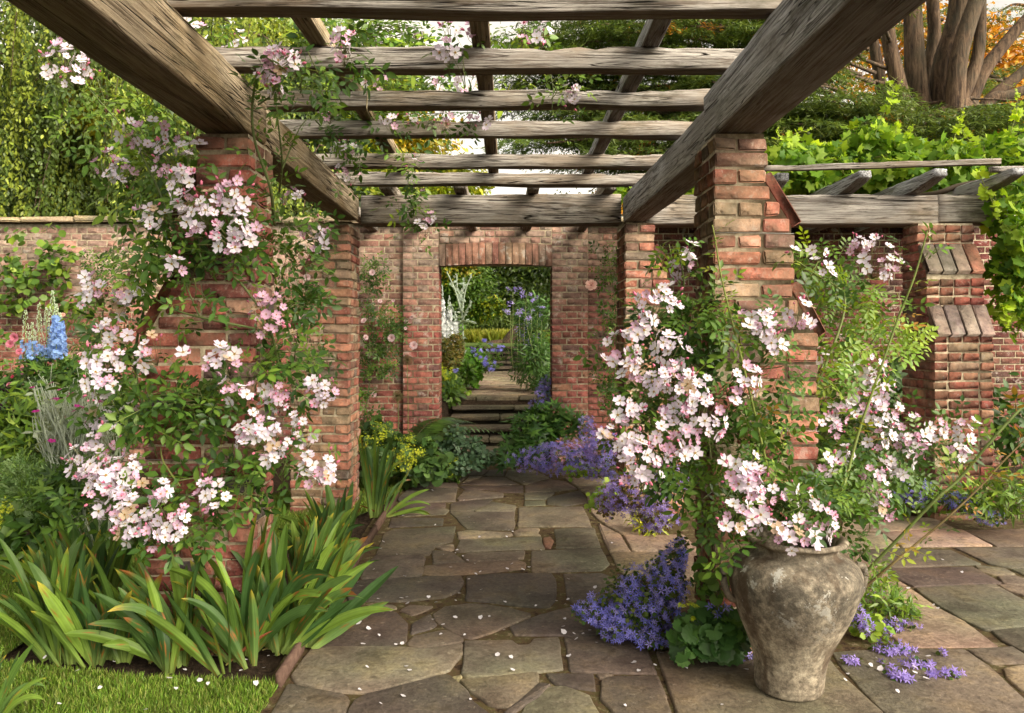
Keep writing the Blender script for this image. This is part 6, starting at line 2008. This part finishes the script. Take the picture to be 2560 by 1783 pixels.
def thistle():
    rng = np.random.default_rng(147)
    c = D(1036, 780, 12.0); c[2] = .62
    root = plant('giant_thistle', 'tall silver white giant thistle seen through the doorway', 'thistle', c)
    S, L = MB(), MB()
    col = (.46, .54, .46)
    top = D(1034, 650, 12)
    S.tube(smoothpath([c, (c + top) / 2 + (.02, 0, 0), top], 6), .028, .014, col, 6)
    br = [((1034, 700), (1003, 612)), ((1034, 690), (1024, 618)), ((1036, 700), (1056, 618)), ((1036, 720), (1056, 678)), ((1030, 730), (1010, 680)), ((1036, 660), (1040, 632)), ((1034, 680), (1012, 640))]
    for (a, e) in br:
        p, q = D(*a, 12), D(*e, 12 - rng.uniform(-.2, .3))
        path = smoothpath([p, (p + q) / 2 + (rng.normal() * .02, 0, .03), q], 6)
        S.tube(path, .016, .010, col, 5)
        n = 26
        idx = rng.integers(0, len(path), n)
        d = unit(unit(q - p)[None] * .6 + rng.normal(size=(n, 3)) * .7)
        L.scatter(DIAM, path[idx], frames(d, unit(rng.normal(size=(n, 3)))), rng.uniform(.03, .09, n), pal([(.40, .50, .42), (.55, .62, .55)], n, rng))
        S.scatter(BUD, q[None], frames(unit(q - p)[None], np.array([(0, 1.0, 0)])), np.array([.05]), np.array([col]))
    for i in range(22):
        z = rng.uniform(.0, .75)
        p = c + (top - c) * z
        a = rng.uniform(0, 6.28)
        d = np.array((math.cos(a), math.sin(a) * .5, .35 - .3 * (1 - z)))
        ln = (.42 - .3 * z) * rng.uniform(.7, 1.2)
        n = 9
        for k in range(n):
            q = p + unit(d) * ln * k / n + np.array((0, 0, -.10 * (k / n) ** 2))
            for s_ in (-1, 1):
                dd = unit(np.cross(d, (0, 0, 1.0)) * s_ + unit(d) * .5 + rng.normal(size=3) * .15)
                L.scatter(DIAM, q[None], frames(dd[None], np.array([(0, -.4, 1.0)])), np.array([.13 * (1 - .5 * k / n)]), pal([(.36, .46, .38), (.48, .56, .48)], 1, rng))
    S.build('stems', M['soft_leaf'], root); L.build('foliage', M['soft_leaf'], root)


thistle()
# ================================================================== vine over the wing
def vine(label, blobs, shoots, seed, stems=()):
    rng = np.random.default_rng(seed)
    root = thing('grape_vine', label, 'vine', (blobs[0][0][0], blobs[0][0][1], 2.6 if blobs[0][0][2] > 2.4 else 0), 'grape vines over the wing of the pergola')
    L, S = MB(), MB()
    for c, r, n in blobs:
        ell(L, c, r, int(n * 1.25) if r[2] < .19 else int(n * .95), VINE, .10, G_VINE, rng, shell=.1, up=.3, toward=(0, -.5, 0), droop=.5, rand=1.0, svar=.45)
        for _ in range(5):
            a = np.array(c) + ball(1, rng, .2)[0] * np.array(r); e = np.array(c) + ball(1, rng, .7)[0] * np.array(r)
            S.tube(smoothpath([a, (a + e) / 2 + rng.normal(size=3) * .05, e], 5), .006, .003, (.20, .20, .06), 4)
    for pts in shoots:
        path = smoothpath(pts, 8)
        S.tube(path, .0045, .0015, (.30, .34, .08), 4)
        n = len(path)
        for i in range(2, n):
            u = i / n
            d = unit(rng.normal(size=(1, 3)) + (0, -.3, .2))
            L.scatter(VINE, path[i][None], frames(d, np.array([(rng.normal() * .3, -.7, .5)])), np.array([.10 * (1.15 - u)]), np.array([rgb(176, 204, 60)]) * rng.uniform(.8, 1.1))
            if rng.random() < .35:
                q = path[i]; e = q + unit(rng.normal(size=3) * (1, .5, 1) + (0, 0, .5)) * .12
                S.tube(smoothpath([q, (q + e) / 2 + rng.normal(size=3) * .02, e], 4), .0015, .0008, (.36, .40, .10), 3)
    for pts, r in stems:
        S.tube(smoothpath(pts, 8), r, r * .7, (.10, .075, .055), 7)
    L.build('leaves', M['vine_leaf'], root)
    S.build('stems', M['stem'], root)


def pv(t, zx, zy, rx, ry, Y, dy, n):
    s = TS * Y / FP
    return (P(t, zx, zy, Y), (rx * s, dy, ry * s), n)


vine('bright yellow green grape vine heaped over the right wing of the pergola',
     [pv(3, 700, 1080, 180, 130, 7.0, .5, 330), pv(3, 950, 1120, 200, 110, 7.0, .5, 330), pv(3, 1300, 1030, 230, 130, 7.0, .5, 420), pv(3, 1400, 1120, 250, 80, 6.8, .4, 260), pv(3, 1750, 1090, 240, 120, 7.0, .5, 400), pv(3, 2150, 1060, 220, 150, 7.0, .5, 420),
      pv(3, 1050, 1220, 400, 70, 7.2, .5, 300), pv(3, 1800, 1200, 350, 60, 7.2, .5, 220), pv(3, 1220, 900, 100, 80, 6.9, .2, 60), (np.array((3.3, 7.4, 2.95)), (2.2, .9, .18), 3600)],
     [[P(3, 1240, 1000, 6.7), P(3, 1330, 830, 6.7), P(3, 1400, 650, 6.7), P(3, 1480, 530, 6.7)], [P(3, 1390, 740, 6.7), P(3, 1420, 600, 6.7), P(3, 1360, 520, 6.7)], [P(3, 1460, 1000, 6.7), P(3, 1500, 900, 6.7), P(3, 1560, 830, 6.7)],
      [P(3, 1800, 1000, 6.7), P(3, 1850, 850, 6.7), P(3, 1890, 730, 6.7)], [P(3, 2000, 1020, 6.7), P(3, 1900, 900, 6.7), P(3, 1850, 800, 6.7)], [P(3, 720, 980, 6.8), P(3, 750, 900, 6.8), P(3, 900, 850, 6.8)], [P(3, 650, 950, 6.8), P(3, 660, 860, 6.8)],
      [P(3, 960, 1050, 6.8), P(3, 1000, 980, 6.8), P(3, 940, 960, 6.8)], [P(3, 2200, 900, 6.7), P(3, 2250, 700, 6.7), P(3, 2220, 560, 6.7)], [P(3, 1430, 980, 6.6), P(3, 1440, 860, 6.6), P(3, 1450, 820, 6.6)]], 151,
     [([P(3, 1400, 1330, 7.0), P(3, 1700, 1290, 6.6), P(3, 1850, 1240, 6.5), P(3, 2020, 1210, 6.4), P(3, 2100, 1225, 6.4)], .028)])
vine('grape vine curtain hanging down at the right edge beside the wing pillar',
     [pv(3, 2200, 1400, 120, 170, 6.1, .25, 110), pv(3, 2260, 1570, 90, 130, 6.0, .25, 80), pv(6, 2230, 150, 110, 150, 6.1, .25, 110), pv(6, 2180, 400, 70, 130, 6.1, .2, 45), pv(6, 2250, 550, 60, 70, 6.2, .15, 16), pv(3, 2240, 1250, 90, 60, 6.2, .25, 40), pv(6, 2330, 300, 100, 300, 6.2, .3, 110)],
     [[P(3, 1990, 1150, 6.0), P(3, 2060, 1300, 6.0), P(3, 2110, 1420, 6.0), P(3, 2150, 1500, 6.0)], [P(6, 2180, 380, 6.0), P(6, 2160, 500, 6.0), P(6, 2190, 600, 6.0)]], 152)


# ================================================================== trees
def limb(b, pts, r0, r1, seg=9, col=(1, 1, 1)):
    path = smoothpath(pts, 7)
    b.tube(path, r0, r1, col, seg)
    return path


def tree(name, label, cat, blobs, limbs, cols, tmpl, size, seed, group=None, mat='leaf', up=.4, droop=.3, bark='bark', shell=.3, rand=.9, lobes=9):
    rng = np.random.default_rng(seed)
    l0 = limbs[0][0][0]
    root = thing(name, label, cat, l0, group)
    T = MB()
    for pts, r0, r1 in limbs:
        limb(T, pts, r0, r1)
    T.build('trunk', M[bark], root, smooth=True)
    L = MB()
    for c, r, n, *o in blobs:
        cc = o[0] if o else cols
        p = lumpy(n, rng, shell, lobes)
        # gather the leaves into tufts so that light and gaps show between
        k = max(4, n // 45)
        cen = lumpy(k, rng, .35, lobes)
        idx = rng.integers(0, k, n)
        q = cen[idx] * 1.0 + rng.normal(size=(n, 3)) * np.array((.13, .13, .075))
        q = np.where(rng.random((n, 1)) < .75, q, p)
        shade = rng.uniform(.72, 1.25, (k, 1))[idx]
        leaves(L, q * np.array(r) + np.array(c), unit(q), tmpl, size, pal(cc, n, rng) * shade, rng, up=up, droop=droop, rand=rand)
    L.build('crown', M[mat], root)
    return root


# weeping tree: hanging strands
def weeping():
    rng = np.random.default_rng(161)
    root = thing('weeping_tree', 'weeping beech with curtains of small hanging leaves behind the left wall', 'tree', (-5.6, 12.5, .6), 'trees beyond the garden wall')
    T, L = MB(), MB()
    limb(T, [(-5.6, 12.6, .6), (-5.5, 12.5, 2.5), (-5.7, 12.6, 4.6), (-5.2, 12.6, 6.5)], .26, .12)
    for k in range(16):
        x = rng.uniform(-8.8, -2.7); z = rng.uniform(3.6, 7.6); y = rng.uniform(10.6, 12.4)
        path = limb(T, [(-5.5, 12.5, rng.uniform(2.8, 5.5)), ((-5.5 + x) / 2, (12.5 + y) / 2, z + .25), (x, y, z - .2)], .05, .012, 6)
    for k in range(330):
        x0 = rng.uniform(-9.2, -2.9); y0 = rng.uniform(10.2, 12.5) - .5 * math.cos((x0 + 5.6) / 3)
        zt = 7.4 - .045 * (x0 + 6.2) ** 2 - rng.uniform(0, 4.4)
        if x0 > -3.6: zt -= 1.3
        ln0 = rng.uniform(1.0, 2.6)
        if zt - ln0 < 2.1: ln0 = max(.6, zt - 2.1)
        tone = rng.uniform(.72, 1.22)
        base = [rgb(140, 152, 58), rgb(120, 136, 54)] if rng.random() < .4 else [rgb(92, 112, 48), rgb(74, 94, 42)]
        sw = rng.normal(0, .15, 2)
        for i in range(9):
            x, y = x0 + rng.normal(0, .13), y0 + rng.normal(0, .10)
            ztop = zt + rng.normal(0, .12); ln = ln0 * rng.uniform(.6, 1.1)
            n = int(ln * 26)
            t = np.sort(rng.random(n) ** .9)
            out = np.sqrt(t) * .12
            pos = np.stack([x + sw[0] * t + (x - x0) * out + rng.normal(0, .022, n), y + sw[1] * t - out * .8 + rng.normal(0, .022, n), ztop - ln * t ** 1.15], 1)
            d = unit(rng.normal(size=(n, 3)) * .5 + (0, -.2, -1.1))
            nr = unit(rng.normal(size=(n, 3)) * .5 + (0, -.9, .35))
            cc = pal(base, n, rng) * tone * (1 + .25 * t[:, None])
            L.scatter(LEAF, pos, frames(d, nr), rng.uniform(.05, .085, n), cc)
        if k % 3 == 0:
            p_ = np.array((x0, y0 - .1, zt))
            T.tube(smoothpath([p_ + (.25, .4, -.1), p_ + (.1, .1, .08), p_ + (sw[0] * .5, -.1, -ln0 * .4), p_ + (sw[0], sw[1] - .15, -ln0 * .9)], 4), .012, .004, (1, 1, 1), 4)
    for c, r, n in (((-7.0, 13.3, 4.4), (3.4, .5, 3.8), 30000), ((-4.3, 13.4, 4.0), (1.9, .5, 2.9), 14000)):
        ell(L, c, r, n, ROUND, .13, [rgb(58, 78, 36), rgb(70, 90, 40), rgb(46, 64, 30)], rng, shell=.1, toward=(0, -.8, 0))
    T.build('trunk', M['bark'], root, smooth=True)
    L.build('crown', M['leaf'], root)


weeping()

# cedar with its many stems
def cedar():
    rng = np.random.default_rng(162)
    root = thing('cedar_tree', 'huge old cedar with many upright trunks and layered dark green boughs', 'tree', (8.7, 17.0, 1.1), 'trees beyond the garden wall')
    Y = 17.0
    d = lambda x, y, yy=Y: D(x, y, yy)
    T = MB()
    limb(T, [(9.4, Y, .9), (9.4, Y, 3), d(2120, 330), d(2100, 250)], .95, .75, 14)
    S = [[(2075, 300), (2055, 180), (2048, 60), (2040, -140)], [(2040, 290), (2010, 170), (1990, 60), (1985, -140)], [(2115, 270), (2120, 150), (2150, 30), (2160, -160)], [(2140, 260), (2150, 130), (2190, 0), (2250, -150)],
         [(2160, 270), (2200, 170), (2260, 90), (2340, 0)], [(2170, 280), (2230, 215), (2290, 165), (2380, 90)], [(2180, 290), (2220, 225), (2260, 215), (2330, 190)], [(2095, 290), (2085, 170), (2095, 60), (2075, -140)], [(2030, 300), (1985, 230), (1965, 130), (1940, 0)],
         [(2120, 280), (2165, 200), (2195, 110), (2200, -60)]]
    R = [.28, .20, .33, .22, .18, .17, .17, .20, .17, .17]
    for i, (pp, r) in enumerate(zip(S, R)):
        yy = Y + rng.normal() * .5
        limb(T, [d(*q, yy) for q in pp], r, r * .62, 10)
    # layered boughs: flat pads of needle sprays along each branch
    L = MB()
    pads = []
    for i in range(300):
        x, y = rng.uniform(1185, 1960), rng.uniform(20, 450)
        lim = 330 - (x - 1180) * .9
        if x < 1400 and y > 380 - (1400 - x) * .25: continue
        if x > 1830 and y < 215 - (1960 - x) * .5: continue
        pads.append((x, y, rng.uniform(13.6, 16.4), rng.uniform(.55, 1.05)))
    for i in range(62):
        pads.append((rng.uniform(1700, 2330), rng.uniform(235, 420), rng.uniform(13.4, 15.6), rng.uniform(.55, 1.0)))
    for i in range(10):
        pads.append((rng.uniform(2215, 2360), rng.uniform(225, 330), rng.uniform(14, 16), rng.uniform(.5, .8)))
    for i in range(16):
        pads.append((rng.uniform(1900, 2330), rng.uniform(0, 260), rng.uniform(18.8, 20), rng.uniform(.4, .7)))
    for i in range(30):
        pads.append((rng.uniform(1200, 1990), rng.uniform(-260, 20), rng.uniform(13.6, 16.4), rng.uniform(.6, 1.0)))
    for x, y, yy, R in pads:
        c = D(x, y, yy)
        st = np.array((8.9, Y, c[2] + .25))
        away = c - st; away[2] = 0
        L_ = np.linalg.norm(away)
        st = c - away * min(1, 2.6 / L_) + (0, 0, .15) if yy < 18 else c + (1, .3, .3)
        limb(T, [st, (st + c) / 2 + (0, 0, .12), c + (0, 0, -.02)], .05, .015, 5)
        k = int(26 * R / .8)
        bright = rng.uniform(.8, 1.55)
        for _ in range(k):
            a = rng.uniform(0, 6.28); rr = R * rng.random() ** .6
            dd = unit(np.array((math.cos(a), math.sin(a), -.22)))
            cc = c + np.array((math.cos(a) * rr, math.sin(a) * rr * .8, -.16 * (rr / R) ** 2 + rng.normal(0, .035)))
            side = unit(np.cross(dd, (0, 0, 1)))
            n = 34
            s1 = rng.random(n); s2 = rng.normal(0, .12, n)
            pos = cc + dd * (s1 * .34)[:, None] + side * (s2 * (1.15 - s1))[:, None] + np.array((0, 0, 1.0)) * (-.06 * s1 ** 2 + rng.normal(0, .018, n))[:, None]
            dir_ = unit(dd * .8 + side * np.sign(s2)[:, None] * .8 + rng.normal(size=(n, 3)) * .45)
            nr = unit(rng.normal(size=(n, 3)) * .5 + (0, -.35, 1))
            u = rng.random()
            base = [rgb(196, 130, 40), rgb(176, 116, 36)] if u < .035 else G_CEDAR  # the few orange sprays paint in spots of low sun
            cols = pal(base, n, rng) * bright * rng.uniform(.85, 1.15)
            tipc = np.clip(s1 * 1.3 - .4, 0, 1)[:, None]
            cols = cols * (1 - .45 * tipc) + np.array(rgb(134, 148, 66))[None] * .45 * tipc
            L.scatter(NARROW, pos, frames(dir_, nr), rng.uniform(.08, .15, n), cols)
    T.build('trunk', M['bark'], root, smooth=True)
    L.build('crown', M['leaf'], root)


cedar()

tree('oak_tree', 'broad dark green tree seen through the doorway across the lawn', 'tree',
     [((2.5, 44, 6.4), (5.0, 3, 3.4), 26000), ((-0.5, 43, 3.7), (4.6, 2, 1.7), 15000), ((-3.5, 42, 5.0), (3, 2, 2), 9000), ((5.5, 44, 4.0), (5, 2.5, 3), 15000)], [([(1.5, 45, 1.1), (1.4, 45, 4), (1.6, 45, 8)], .5, .2), ([(1.4, 45, 3.5), (-1.5, 44, 5.5), (-3, 43.5, 6)], .2, .08)],
     [rgb(50, 72, 26), rgb(66, 88, 32), rgb(40, 58, 24), rgb(86, 104, 36)], LEAF, .24, 171, 'trees beyond the garden wall')
tree('lime_tree', 'tree left of the dark tree beyond the lawn, low sun painted as golden leaves', 'tree',  # gold leaf tones stand in for sunlight on the crown
     [(D(1000, 600, 31), (1.3, 1.2, 1.1), 6000), (D(1030, 640, 31.5), (1.5, 1.2, 1.3), 7000, G_MID), (D(1040, 660, 31), (1.3, 1.2, 1.2), 5200, G_MID), (D(960, 560, 32), (2.6, 2, 2.0), 7000), (D(1085, 690, 31), (.8, .8, .7), 2400, G_MID + G_YEL), (D(930, 380, 33), (2.2, 2, 1.7), 6000), (D(1000, 500, 33), (2.2, 1.5, 1.6), 5000, G_YEL), (D(850, 420, 32), (1.8, 1.5, 1.5), 2400)],
     [([(-4.4, 32, 1.1), (-4.3, 32, 4), (-3.9, 32, 8)], .32, .1), ([(-4.3, 32, 3.5), (-3, 31.5, 5), (-2.2, 31, 5.4)], .12, .05)], G_SUN_GOLD + G_YEL + G_MID, LEAF, .16, 172, 'trees beyond the garden wall')
tree('beech_tree', 'tall green tree far behind the left beam', 'tree',
     [((-9, 38, 7.5), (4, 3, 4), 5200), ((-13, 36, 8), (5, 3, 5), 5200), ((-6.5, 40, 4.5), (3.5, 3, 2.5), 3200)], [([(-9, 38, 1.1), (-9, 38, 5), (-8.8, 38, 10)], .45, .2)],
     G_MID + G_YEL, LEAF, .42, 173, 'trees beyond the garden wall')
tree('lime_tree', 'tree behind the cedar trunks, low sun glow painted as gold and orange leaves', 'tree',
     [((15.5, 25, 9.5), (4.2, 2.5, 3.8), 13000), ((9.5, 27, 7.3), (4, 2.5, 2.2), 4200), ((5.5, 27, 6.2), (2.8, 2, 1.2), 2600), ((18.5, 25, 7), (3.5, 2, 3.5), 3200), ((11, 26, 13), (5, 2.5, 2.5), 3600)],
     [([(14, 26, 1.1), (14, 26, 5), (14.3, 26, 11)], .45, .2), ([(9.5, 27, 1.1), (9.5, 27, 5), (9.7, 27, 8)], .3, .15)], [rgb(210, 150, 46), rgb(196, 132, 42), rgb(214, 176, 60), rgb(130, 116, 46)], LEAF, .22, 174, 'trees beyond the garden wall')  # orange and gold leaves paint the evening sun glow
tree('yew_tree', 'low dark evergreen filling the gap below the cedar', 'tree',
     [((7.5, 20, 3.2), (3.5, 1.6, 2.3), 7000), ((12.5, 19.5, 3.4), (3, 1.6, 2.5), 6000), ((2.8, 22, 3.2), (2.4, 1.5, 2.0), 4200)], [([(7.5, 20.5, 1.1), (7.5, 20.5, 4)], .3, .15), ([(12.5, 20, 1.1), (12.5, 20, 4)], .3, .15)],
     G_CEDAR, NARROW, .24, 175, 'trees beyond the garden wall')
tree('beech_tree', 'young tree behind the weeping beech, sunlight painted as yellow leaves', 'tree',
     [(D(218, 230, 10.6), (.36, .3, .62), 900, [rgb(196, 184, 50), rgb(176, 172, 50)]), (D(330, 330, 14.5), (.9, .6, .9), 1300, G_YEL + G_MID), (D(480, 130, 15), (1.2, .8, .9), 1700, G_MID + G_YEL)],  # the yellow tuft is a sunlit patch put into leaf colour
     [([(-8.0, 15.5, .9), (-7.9, 15.4, 4), (-7.8, 15.2, 6)], .14, .06)], G_YEL, LEAF, .13, 176, 'trees beyond the garden wall')
tree('beech_tree', 'yellow green tree behind the middle of the rafters', 'tree',
     [(D(700, 330, 24), (2.2, 1.5, 1.9), 6000), (D(640, 150, 24), (2.6, 1.5, 1.9), 8000), (D(850, 190, 25), (1.6, 1.3, 1.7), 4500), (D(880, 310, 26), (1.9, 1.4, 1.2), 4200, G_SUN_GOLD + G_YEL), (D(1010, 400, 28), (1.6, 1.2, .9), 2200, G_YEL), (D(560, 380, 22), (1.8, 1.2, 1.6), 4500), (D(780, 440, 24), (3, 1.5, 1.4), 5000)],
     [([(-5.4, 25, 1.1), (-5.4, 25, 4), (-5.2, 24.5, 8)], .25, .1)], G_YEL + G_LIGHT, LEAF, .22, 177, 'trees beyond the garden wall')
tree('shrub', 'round sage green shrubs at the edge of the meadow grass', 'shrub',
     [(D(1105, 725, 37), (1.4, .9, .7), 1400), (D(1060, 735, 37), (1.2, .9, .6), 1000), (D(1170, 735, 38), (1.4, .9, .6), 1000)], [([(-1, 37.4, 1.1), (-1, 37.4, 1.6)], .1, .05)], [rgb(104, 124, 64), rgb(84, 106, 54)], LEAF, .2, 178)


def stump():
    m = MB()
    base = D(1150, 766, 30)
    pts = [(0, 0, -.05), (.12, 0, .35), (.3, 0, .75), (.42, .1, 1.1)]
    root = thing('tree_stump', 'weathered grey tree stump on the far lawn, seen through the doorway', 'stump', (base[0], base[1], 1.18))
    p = smoothpath([base * (1, 1, 0) + (0, 0, 1.1) + np.array(q) * (.8, 1, .85) for q in pts], 6)
    m.tube(p, .55, .12, (1, 1, 1), 12)
    for a in (-.9, .5, 1.1):
        m.tube(smoothpath([p[2], p[0] + np.array((a, -.2, .1)), p[0] + np.array((a * 1.25, -.3, -.05))], 5), .2, .06, (1, 1, 1), 8)
    m.build('trunk', M['bark'], root, smooth=True)


stump()

# training wires on the pillars and wall
for i, (pts, lab) in enumerate((([(-1.20, 3.388, .88), (-1.69, 3.388, .885)], 'thin training wire across the front of the left brick pillar'), ([(.95, 3.388, 1.02), (1.45, 3.388, 1.015)], 'thin training wire across the front of the right brick pillar'),
                                ([(.95, 3.388, 1.93), (1.32, 3.388, 1.925)], 'upper training wire on the right brick pillar'))):
    b = MB(); b.tube(pts, .0012, .0012, (.35, .35, .33), 4)
    tag(b.build('training_wire', M['stem']), lab, 'wire', 'training wires on the brickwork')
b = MB(); b.tube(smoothpath([P(2, 185, 590, 3.80), P(2, 180, 680, 3.80), P(2, 182, 740, 3.80), P(2, 215, 800, 4.1)], 5), .003, .003, (.30, .25, .15), 5)
tag(b.build('twine', M['stem']), 'short loop of garden twine hanging over the third rafter', 'twine')
